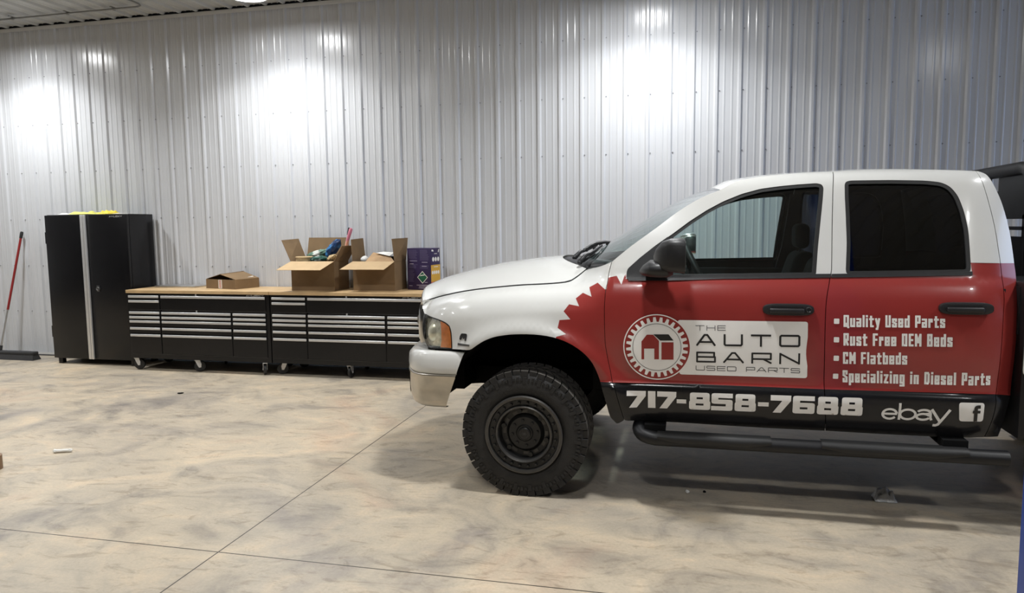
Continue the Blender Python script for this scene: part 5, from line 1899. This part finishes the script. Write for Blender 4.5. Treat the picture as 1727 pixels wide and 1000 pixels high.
# ------------------------------------------------------------------ tall cabinet
t = thing('storage_cabinet', 'tall black two-door steel cabinet left of the workbenches', 'cabinet', (-7.0, 7.57, 0))
cx0, cx1, cyf, cyb, cz0, cz1 = -7.588, -6.410, 7.375, 7.770, 0.062, 1.828
box_obj('cabinet_body', (cx0, cx1, cyf, cyb, cz0, cz1), M['cabblack'], t, bev=0.004)
for nm, a, b in (('door', cx0 + 0.002, -7.012), ('door', -7.008, cx1 - 0.002)):
    dr = box_obj(nm, (a, b, 7.335, cyf - 0.002, cz0 + 0.01, cz1 - 0.005), M['cabblack'], t, bev=0.006)
    if a < -7.2:
        dl = dr
        bm = bmesh.new()
        bx(bm, -7.052, -7.014, 7.308, 7.334, cz0 + 0.012, cz1 - 0.006, bev=0.008, seg=3)
        finish('pull_strip', bm, M['alu'], dr, smooth=True, angle=40)
        for z in (0.33, 1.48):
            box_obj('hinge', (cx0 - 0.016, cx0 + 0.004, 7.345, 7.39, z, z + 0.14), M['cabblack'], dr)
    else:
        bm = bmesh.new()
        bx(bm, -7.008, -6.980, 7.308, 7.334, cz0 + 0.012, cz1 - 0.006, bev=0.006, seg=3)
        finish('pull_strip', bm, M['alu'], dr, smooth=True, angle=40)
        bm = bmesh.new()
        lathe_y(bm, [(0.0, 0.026), (-0.014, 0.024), (-0.018, 0.016), (-0.012, 0.010), (-0.012, 0.0)], 20, cx=-6.868, cz=0.935, y0=7.334)
        bx(bm, -6.885, -6.851, 7.325, 7.336, 0.90, 0.975)
        bmesh.ops.recalc_face_normals(bm, faces=bm.faces[:])
        finish('handle_lock', bm, mat('dull_nickel', (0.12, 0.12, 0.12), 0.35, 0.6), dr, smooth=True, angle=40)
        brand_letters(-6.66, 7.332, 1.790, 0.020, dr, 0.19)
for x in (cx0 + 0.03, cx1 - 0.09):
    for y in (7.37, 7.70):
        box_obj('foot', (x, x + 0.06, y, y + 0.055, 0.0, 0.066), M['cabblack'], t)

def blob(name, c, r, m, parent=None, seed=0, amp=0.35, freq=7.0, rot=0.0, tilt=0.0, sub=4):
    bm = bmesh.new()
    bmesh.ops.create_icosphere(bm, subdivisions=sub, radius=1.0)
    R_m = Matrix.Rotation(rot, 3, 'Z') @ Matrix.Rotation(tilt, 3, 'Y')
    for v in bm.verts:
        n = v.co.copy()
        k = 1 + amp * noise.noise(Vector((n.x * freq * 0.3 + seed * 7.1, n.y * freq * 0.3, n.z * freq * 0.3))) + amp * 0.4 * noise.noise(n * freq * 0.8 + Vector((seed * 3.3, 0, 0)))
        q = Vector((n.x * r[0] * k, n.y * r[1] * k, n.z * r[2] * k))
        v.co = R_m @ q + Vector(c)
    return finish(name, bm, m, parent, smooth=True)

def blunt(o, c, ang):
    """squares off the ends of a lumpy stick"""
    d_ = Vector((math.cos(ang), math.sin(ang), 0))
    for v in o.data.vertices:
        t_ = (v.co - Vector(c)).dot(d_)
        L = 0.062
        k = abs(t_) / L
        if k < 1:
            side_ = (v.co - Vector(c)) - d_ * t_
            g = 1 / max(0.45, math.sqrt(max(0.04, 1 - k * k)))
            v.co = Vector(c) + d_ * t_ + side_ * min(g, 1.9) * 0.85
    return o

def rest_z(o, z):
    lo = min(v.co.z for v in o.data.vertices)
    for v in o.data.vertices:
        v.co.z += z - lo
# things lying on the tall cabinet
CZ = 1.829
def crumpled_sheet(name, x0, x1, y0, y1, z, h, m, seed, parent=None, n=16, sub=0.004):
    bm = bmesh.new()
    top = [[None] * (n + 1) for _ in range(n + 1)]
    for i in range(n + 1):
        for j in range(n + 1):
            u, v = i / n, j / n
            e = min(u, v, 1 - u, 1 - v)
            zz = z + sub + h * min(1, e * 5) * (0.45 + 0.55 * abs(noise.noise(Vector((u * 3 + seed, v * 3, seed * 2.0)))) * 2)
            wob = 0.05 * noise.noise(Vector((u * 4, v * 4, seed + 5.0)))
            top[i][j] = (x0 + (x1 - x0) * (u + wob * (1 if 0 < i < n else 0.6)), y0 + (y1 - y0) * (v + wob), zz)
    grid_mesh(bm, top)
    bot = [[(p[0], p[1], z + 0.0005) for p in r] for r in top]
    grid_mesh(bm, bot, flip=True)
    b = [e for e in bm.edges if e.is_boundary]
    bmesh.ops.recalc_face_normals(bm, faces=bm.faces[:])
    return finish(name, bm, m, parent, smooth=True)
tag(crumpled_sheet('work_vest', -7.30, -6.98, 7.40, 7.66, CZ, 0.035, M['hivis'], 1), 'folded yellow-green safety vest lying on top of the tall black cabinet', 'vest')
tag(crumpled_sheet('cleaning_cloth', -6.88, -6.72, 7.40, 7.60, CZ, 0.045, M['yellowc'], 5), 'bunched bright yellow cloth on top of the tall black cabinet', 'cloth')
tag(crumpled_sheet('paper_sheet', -7.46, -7.33, 7.40, 7.60, CZ, 0.018, M['paper'], 8), 'pale crumpled paper at the left end of the cabinet top', 'paper')
tag(crumpled_sheet('plastic_wrapper', -6.69, -6.58, 7.42, 7.58, CZ, 0.008, M['paper'], 11), 'flat white wrapper right of the yellow cloth on the cabinet top', 'wrapper')

# ------------------------------------------------------------------ on the benches
BT = 0.9455
tag(box_obj('steel_tray', (-6.22, -5.66, 7.50, 7.74, BT, BT + 0.020), M['steel'], bev=0.004), 'shiny flat steel sheet lying at the back of the left workbench', 'metal sheet')

def rot_obj(bm, c, ang):
    bmesh.ops.rotate(bm, cent=Vector(c), matrix=Matrix.Rotation(ang, 3, 'Z'), verts=bm.verts[:])
# flat carton, its lid flap lifted
t = thing('flat_carton', 'flat brown cardboard carton with raised lid flap on the left workbench', 'cardboard box', (-5.18, 7.5, BT))
c0 = (-5.015, 7.352, 0)
ANG = math.radians(-15)
def wall_box(bm, x0, x1, y0, y1, z0, z1, th=0.004):
    bx(bm, x0, x1, y0, y0 + th, z0, z1)
    bx(bm, x0, x1, y1 - th, y1, z0, z1)
    bx(bm, x0, x0 + th, y0 + th, y1 - th, z0, z1)
    bx(bm, x1 - th, x1, y0 + th, y1 - th, z0, z1)
    bx(bm, x0 + th, x1 - th, y0 + th, y1 - th, z0, z0 + th)
fx0, fx1, fy0, fy1, fz1 = -5.505, -5.015, 7.352, 7.705, BT + 0.108
bm = bmesh.new()
wall_box(bm, fx0, fx1, fy0, fy1, BT, fz1)
rot_obj(bm, c0, ANG)
finish('tray', bm, M['card'], t)
def slab(bm, q, th=0.004):
    """thin board from four corners"""
    q = [Vector(p) for p in q]
    n = (q[1] - q[0]).cross(q[3] - q[0]).normalized() * th
    a = [bm.verts.new(p) for p in q]
    b = [bm.verts.new(p + n) for p in q]
    bm.faces.new(a); bm.faces.new(list(reversed(b)))
    for k in range(4):
        bm.faces.new((a[k], b[k], b[(k + 1) % 4], a[(k + 1) % 4]))
bm = bmesh.new()
slab(bm, [(fx0, fy0 + 0.01, fz1), (fx0 + 0.24, fy0 + 0.01, fz1 + 0.060), (fx0 + 0.24, fy1, fz1 + 0.075), (fx0, fy1, fz1)])
slab(bm, [(fx1, fy1, fz1), (fx0 + 0.235, fy1, fz1 + 0.070), (fx0 + 0.235, fy0 + 0.01, fz1 + 0.056), (fx1, fy0 + 0.005, fz1)])
rot_obj(bm, c0, ANG)
bmesh.ops.recalc_face_normals(bm, faces=bm.faces[:])
finish('lid_flap', bm, M['card'], t)
bm = bmesh.new()
slab(bm, [(fx1 - 0.17, fy0 + 0.17, fz1 + 0.0425), (fx1 - 0.05, fy0 + 0.17, fz1 + 0.0165), (fx1 - 0.05, fy1 - 0.03, fz1 + 0.0175), (fx1 - 0.17, fy1 - 0.03, fz1 + 0.0475)], 0.001)
bx(bm, fx0 + 0.21, fx0 + 0.27, fy0 - 0.001, fy0, BT + 0.004, fz1 - 0.004)
rot_obj(bm, c0, ANG)
finish('paper_label', bm, M['paper'], t)
bm = bmesh.new()
for k in range(6):
    bx(bm, fx0 + 0.222, fx0 + 0.258, fy0 - 0.0016, fy0 - 0.001, BT + 0.014 + k * 0.015, BT + 0.021 + k * 0.015)
rot_obj(bm, c0, ANG)
finish('label_print', bm, M['orange'], t)

def carton(label, x0, x1, y0, y1, z1, flaps, seed):
    t = thing('open_carton', label, 'cardboard box', ((x0 + x1) / 2, (y0 + y1) / 2, BT), 'open cardboard cartons on the bench')
    bm = bmesh.new()
    wall_box(bm, x0, x1, y0, y1, BT, z1)
    finish('carton_body', bm, M['card'], t)
    for q, m in flaps:
        bm = bmesh.new()
        slab(bm, q)
        bmesh.ops.recalc_face_normals(bm, faces=bm.faces[:])
        finish('flap', bm, m, t)
    return t
x0, x1, y0, y1, z1 = -4.272, -3.748, 7.310, 7.665, 1.272
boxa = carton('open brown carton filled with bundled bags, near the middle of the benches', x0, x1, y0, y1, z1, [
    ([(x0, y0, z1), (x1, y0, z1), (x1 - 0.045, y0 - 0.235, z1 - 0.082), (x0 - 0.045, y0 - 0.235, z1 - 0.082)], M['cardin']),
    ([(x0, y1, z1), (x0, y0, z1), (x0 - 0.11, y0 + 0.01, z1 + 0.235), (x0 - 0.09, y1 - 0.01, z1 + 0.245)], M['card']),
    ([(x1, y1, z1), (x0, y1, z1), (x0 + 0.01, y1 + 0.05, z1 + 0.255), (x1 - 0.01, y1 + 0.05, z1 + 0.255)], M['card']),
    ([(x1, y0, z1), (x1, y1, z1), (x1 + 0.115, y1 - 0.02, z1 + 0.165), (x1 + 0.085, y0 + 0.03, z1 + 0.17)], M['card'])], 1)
u0, u1, v0, v1, w1 = -3.560, -3.070, 7.385, 7.725, 1.268
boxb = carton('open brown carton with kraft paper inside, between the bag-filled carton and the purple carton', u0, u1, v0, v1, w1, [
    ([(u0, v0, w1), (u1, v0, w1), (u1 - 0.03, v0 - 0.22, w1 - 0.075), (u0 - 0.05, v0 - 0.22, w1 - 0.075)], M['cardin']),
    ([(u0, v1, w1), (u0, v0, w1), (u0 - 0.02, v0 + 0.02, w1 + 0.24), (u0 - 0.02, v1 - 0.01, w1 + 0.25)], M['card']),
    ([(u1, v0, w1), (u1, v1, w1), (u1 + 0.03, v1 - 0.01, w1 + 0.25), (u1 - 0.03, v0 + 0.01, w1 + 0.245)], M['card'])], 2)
# contents of the first carton
rb_ = bpy.data.objects
bm = bmesh.new()
for k in range(3):
    zz = z1 + 0.006 + 0.017 * k
    tube(bm, [(x0 + 0.105 + (0.088 - 0.004 * (k % 2)) * math.cos(2 * math.pi * i / 28), y0 + 0.115 + 0.088 * math.sin(2 * math.pi * i / 28), zz) for i in range(29)], 0.009, 8, cap=False)
tag(finish('rope_coil', bm, M['rope'], None, smooth=True), 'coil of tan rope at the left inside the bag-filled carton', 'rope')
tag(blob('packed_gloves', (x0 + 0.300, y0 + 0.085, z1 + 0.022), (0.098, 0.050, 0.036), M['gloves'], None, 2, 0.25, 8, 0.05, -0.05), 'lower dark green and white bundle in the bag-filled carton', 'gloves', 'bundles in the carton')
tag(blob('packed_gloves', (x0 + 0.215, y0 + 0.270, z1 + 0.075), (0.150, 0.055, 0.042), M['gloves_pale'], None, 5, 0.25, 8, 0.02, -0.22), 'upper pale green and white bundle lying across the bag-filled carton', 'gloves', 'bundles in the carton')
tag(blob('plastic_bag', (x0 + 0.425, y0 + 0.190, z1 + 0.135), (0.125, 0.036, 0.055), M['bluebag'], None, 8, 0.25, 9, 0.0, -0.85), 'blue plastic bag standing up in the bag-filled carton', 'bag')
tag(blob('tissue_pack', (x0 + 0.462, y0 + 0.080, z1 + 0.035), (0.056, 0.045, 0.032), M['rope'], None, 12, 0.2, 9, 0.0, -0.5), 'tan and white packet at the right inside the bag-filled carton', 'packet')
t = thing('duster_brush', 'pink and coral handled brush sticking out of the bag-filled carton', 'brush', (x0 + 0.50, y0 + 0.26, z1))
bm = bmesh.new()
tube(bm, [(x0 + 0.505, y0 + 0.285, z1 + 0.05), (x0 + 0.56, y0 + 0.285, z1 + 0.225)], 0.017, 12)
finish('brush_sleeve', bm, M['coral'], t, smooth=True, angle=50)
bm = bmesh.new()
tube(bm, [(x0 + 0.553, y0 + 0.285, z1 + 0.21), (x0 + 0.60, y0 + 0.285, z1 + 0.345), (x0 + 0.605, y0 + 0.285, z1 + 0.36)], [0.017, 0.021, 0.014], 12)
finish('brush_grip', bm, M['pink'], t, smooth=True, angle=50)
t = thing('scraper_tool', 'black capped tool beside the pink brush in the bag-filled carton', 'tool', (x0 + 0.49, y0 + 0.3, z1))
bm = bmesh.new()
tube(bm, [(x0 + 0.485, y0 + 0.325, z1 + 0.05), (x0 + 0.548, y0 + 0.325, z1 + 0.30)], 0.011, 10)
finish('tool_shaft', bm, M['clearplastic'], t, smooth=True, angle=50)
bm = bmesh.new()
tube(bm, [(x0 + 0.545, y0 + 0.325, z1 + 0.285), (x0 + 0.565, y0 + 0.325, z1 + 0.365)], 0.015, 10)
finish('tool_cap', bm, M['seal'], t, smooth=True, angle=50)
# contents of the second carton
bm = bmesh.new()
slab(bm, [(u0 + 0.13, v0 + 0.05, w1 - 0.005), (u1 - 0.02, v0 + 0.06, w1 - 0.012), (u1 - 0.16, v0 + 0.26, w1 + 0.05), (u0 + 0.14, v0 + 0.24, w1 + 0.088)], 0.003)
tag(finish('kraft_paper_sheet', bm, M['kraft'], None), 'folded brown kraft paper rising from the kraft-paper carton', 'paper')
bm = bmesh.new()
slab(bm, [(u0 + 0.20, v0 + 0.18, w1 + 0.085), (u0 + 0.36, v0 + 0.18, w1 + 0.05), (u0 + 0.37, v0 + 0.30, w1 + 0.085), (u0 + 0.24, v0 + 0.30, w1 + 0.092)], 0.003)
tag(finish('paper_leaflet', bm, M['paper'], None), 'white leaflet lying on the kraft paper in the open carton', 'paper')
tag(box_obj('black_case', (u1 - 0.17, u1 - 0.03, v0 + 0.285, v0 + 0.325, w1 - 0.10, w1 + 0.045), M['seal'], None, bev=0.006), 'black case standing at the right inside the kraft-paper carton', 'case')
tag(blob('bubble_wrap', (u0 + 0.09, v0 + 0.12, w1 + 0.012), (0.045, 0.05, 0.045), M['clearplastic'], None, 21, 0.15, 6, 0, 0, 3), 'clear crumpled plastic at the left inside the kraft-paper carton', 'plastic wrap')

# purple printed carton
t = thing('purple_carton', 'purple printed carton with green diamond and orange side panel on the bench', 'box', (-2.86, 7.67, BT))
px0, px1, py0, py1, pz1 = -3.000, -2.695, 7.510, 7.706, 1.405
PR = Matrix.Translation((px1, py0, 0)) @ Matrix.Rotation(math.radians(-12), 4, 'Z') @ Matrix.Translation((-px1, -py0, 0))
pbody = box_obj('carton_body', (px0, px1, py0, py1, BT, pz1), M['purple'], t, bev=0.002)
pbody.data.transform(PR)
pw, ph = px1 - px0, pz1 - BT
pfn = lambda off: (lambda u, v: PR @ Vector((px0 + u, py0 - off, BT + v)))
random.seed(11)
def text_block(x_a, x_b, z_a, z_b, step, hgt):
    d = Decal(pfn(0.0008))
    z = z_a
    while z > z_b:
        w_ = (x_b - x_a) * random.uniform(0.72, 1.0)
        d.quad([Vector((x_a, z)), Vector((x_a, z + hgt)), Vector((x_a + w_, z + hgt)), Vector((x_a + w_, z))], step=9)
        z -= step
    d.done('fine_print', M['lilac'], t)
text_block(pw * .06, pw * .46, ph * .95, ph * .72, ph * .026, ph * .010)
text_block(pw * .06, pw * .46, ph * .60, ph * .52, ph * .026, ph * .010)
text_block(pw * .06, pw * .30, ph * .47, ph * .18, ph * .030, ph * .010)
text_block(pw * .54, pw * .95, ph * .95, ph * .70, ph * .026, ph * .010)
text_block(pw * .54, pw * .95, ph * .58, ph * .50, ph * .030, ph * .009)
for a, b, z in ((.10, .42, .69), (.10, .27, .62), (.62, .86, .66), (.62, .82, .565), (.38, .92, .11), (.48, .80, .075), (.46, .84, .04), (.72, .84, .18), (.06, .2, .09)):
    d = Decal(pfn(0.0010))
    d.quad([Vector((pw * a, ph * z)), Vector((pw * a, ph * (z + .014))), Vector((pw * b, ph * (z + .014))), Vector((pw * b, ph * z))], step=9)
    d.done('print_line', M['lightprint'], t)
d = Decal(pfn(0.0010))
gx, gz, gr = pw * .635, ph * .305, ph * .150
d.fill([(gx - gr * .98, gz), (gx, gz - gr), (gx + gr * .98, gz), (gx, gz + gr)], d=9)
d.done('diamond_border', M['paper'], t)
d = Decal(pfn(0.0014))
d.fill([(gx - gr * .86, gz), (gx, gz - gr * .87), (gx + gr * .86, gz), (gx, gz + gr * .87)], d=9)
d.done('green_diamond', M['green'], t)
d = Decal(pfn(0.0018))
d.fill([(gx - gr * .48, gz + gr * .20), (gx + gr * .42, gz + gr * .34), (gx + gr * .40, gz + gr * .46), (gx - gr * .40, gz + gr * .34)], d=9)
d.done('diamond_bar', M['paper'], t)
def side_fn(off):
    return lambda u, v: PR @ Vector((px1 + off, py0 + u, BT + v))
pdp = py1 - py0
d = Decal(side_fn(0.0008))
d.fill([(0, ph * .20), (pdp * .97, ph * .20), (pdp * .97, ph * .60), (0, ph * .60)], d=9)
d.done('yellow_panel', M['yellow'], t)
d = Decal(side_fn(0.0008))
d.fill([(0, 0.002), (pdp * .97, 0.002), (pdp * .97, ph * .20), (0, ph * .20)], d=9)
d.done('red_panel', M['orange'], t)
d = Decal(side_fn(0.0014))
def disc(cu, cv, r, n=16):
    d.fill([(cu + r * math.cos(2 * math.pi * k / n), cv + r * 1.15 * math.sin(2 * math.pi * k / n)) for k in range(n)], d=9)
for k in range(3):
    disc(pdp * (.24 + .27 * k), ph * .735, pdp * .11)
for k in range(4):
    disc(pdp * (.16 + .21 * k), ph * .42, pdp * .09)
d.fill([(pdp * .06, ph * .93), (pdp * .30, ph * .92), (pdp * .26, ph * .96), (pdp * .10, ph * .97)], d=9)
d.fill([(pdp * .76, ph * .90), (pdp * .84, ph * .90), (pdp * .90, ph * .975), (pdp * .80, ph * .96)], d=9)
d.fill([(pdp * .36, ph * .86), (pdp * .66, ph * .86), (pdp * .66, ph * .875), (pdp * .36, ph * .875)], d=9)
d.fill([(pdp * .30, ph * .545), (pdp * .75, ph * .545), (pdp * .75, ph * .56), (pdp * .30, ph * .56)], d=9)
d.fill([(pdp * .97, 0.002), (pdp * 1.0, 0.002), (pdp * 1.0, ph * .998), (pdp * .97, ph * .998)], d=9)
d.done('white_icon', M['paper'], t)

# ------------------------------------------------------------------ broom
t = thing('push_broom', 'red-handled push broom leaning against the ribbed wall at the far left', 'broom', (-8.35, 7.5, 0))
b0, b1 = Vector((-8.585, 7.49, 0.10)), Vector((-8.372, 7.742, 1.63))
bm = bmesh.new()
tube(bm, [b0, b0.lerp(b1, 0.36)], 0.011, 12)
finish('lower_pole', bm, M['steel'], t, smooth=True, angle=50)
bm = bmesh.new()
tube(bm, [b0.lerp(b1, 0.345), b0.lerp(b1, 0.955)], 0.0145, 12)
finish('red_handle', bm, M['redpole'], t, smooth=True, angle=50)
bm = bmesh.new()
tube(bm, [b0.lerp(b1, 0.945), b0.lerp(b1, 0.99), b1], [0.018, 0.020, 0.014], 12)
finish('grip_end', bm, M['seal'], t, smooth=True, angle=50)
bm = bmesh.new()
bx(bm, -8.99, -8.03, 7.445, 7.535, 0.066, 0.105, bev=0.010)
tube(bm, [(-8.585, 7.49, 0.09), (-8.575, 7.50, 0.17)], 0.018, 10)
finish('broom_head', bm, M['bristle'], t, smooth=True, angle=45)
bm = bmesh.new()
vs = bx(bm, -9.00, -8.02, 7.425, 7.555, 0.0, 0.072)
for v in bm.verts:
    if v.co.z > 0.05:
        v.co.y = 7.49 + (v.co.y - 7.49) * 0.62
        v.co.x = -8.51 + (v.co.x + 8.51) * 0.97
finish('bristle_block', bm, M['bristle'], t)

# ------------------------------------------------------------------ lift column at the right edge
t = thing('lift_column', 'blue steel car-lift column at the right picture edge, in front of the truck', 'car lift', (1.178, 2.425, 0))
bm = bmesh.new()
LX0, LX1, LY0, LY1 = 1.056, 1.300, 2.300, 2.550
bx(bm, LX0, LX0 + 0.02, LY0, LY1, 0.02, 3.3)
bx(bm, LX0 + 0.02, LX1 - 0.02, LY1 - 0.02, LY1, 0.02, 3.3)
bx(bm, LX1 - 0.02, LX1, LY0, LY1, 0.02, 3.3)
bx(bm, LX0 + 0.02, LX0 + 0.08, LY0, LY0 + 0.02, 0.02, 3.3)
bx(bm, LX1 - 0.08, LX1 - 0.02, LY0, LY0 + 0.02, 0.02, 3.3)
finish('column', bm, M['blue'], t)
box_obj('base_plate', (LX0 - 0.035, LX1 + 0.035, LY0 - 0.05, LY1 + 0.05, 0.0, 0.02), M['blue'], t)
box_obj('carriage', (LX0 + 0.05, LX1 - 0.05, LY0 + 0.03, LY1 - 0.04, 0.35, 1.15), M['under'], t)

# ------------------------------------------------------------------ bits on the floor
def floor_bit(o, label, cat, group=None):
    tag(o, label, cat, group)
    lo = min(v.co.z for v in o.data.vertices)
    for v in o.data.vertices:
        v.co.z -= lo
floor_bit(blunt(blob('chalk_stick', (-4.487, 4.35, 0.012), (0.066, 0.016, 0.013), M['paper'], None, 31, 0.2, 9, 0.42), (-4.487, 4.35, 0.012), 0.42), 'white chalk-like stick lying on the concrete at the left', 'chalk')
tag(crumpled_sheet('plastic_scrap', 1.115, 1.235, 4.53, 4.64, 0.0, 0.06, M['clearplastic'], 17, None, 12), 'clear crumpled plastic scrap on the floor beneath the running board', 'plastic scrap')
floor_bit(blob('leaf_scrap', (-4.90, 6.19, 0.01), (0.030, 0.012, 0.006), M['under'], None, 41, 0.4, 6, 0.5, 0, 3), 'dark leaf-like scrap on the floor in front of the left workbench', 'scrap')
floor_bit(blob('paper_crumb', (0.035, 4.447, 0.008), (0.014, 0.010, 0.010), M['paper'], None, 42, 0.5, 10, 0, 0, 2), 'tiny pale crumb on the floor under the front door of the truck', 'crumb')
floor_bit(blob('dirt_crumb', (0.137, 4.478, 0.008), (0.010, 0.008, 0.007), M['under'], None, 43, 0.5, 10, 0, 0, 2), 'tiny dark crumb on the floor right of the pale crumb', 'crumb')
floor_bit(blob('dirt_crumb', (-4.32, 3.62, 0.006), (0.008, 0.007, 0.006), M['under'], None, 44, 0.5, 10, 0, 0, 2), 'tiny dark crumb on the floor at the far left, below the white stick', 'crumb')
bm = bmesh.new()
pr = [(0.066, 0.0), (0.068, 0.0), (0.068, 0.097), (0.066, 0.097), (0.040, 0.097), (0.038, 0.094), (0.038, 0.002), (0.040, 0.0)]
rings = []
for r_, z in pr:
    rings.append([bm.verts.new((-4.664 + r_ * math.cos(2 * math.pi * k / 40), 3.93 + r_ * math.sin(2 * math.pi * k / 40), z)) for k in range(40)])
rings.append(rings[0])
for a, b in zip(rings, rings[1:]):
    for k in range(40):
        bm.faces.new((a[k], a[(k + 1) % 40], b[(k + 1) % 40], b[k]))
bmesh.ops.recalc_face_normals(bm, faces=bm.faces[:])
tag(finish('tape_roll', bm, M['tape'], None, smooth=True, angle=40), 'brown roll standing on the floor at the left picture edge', 'tape roll')
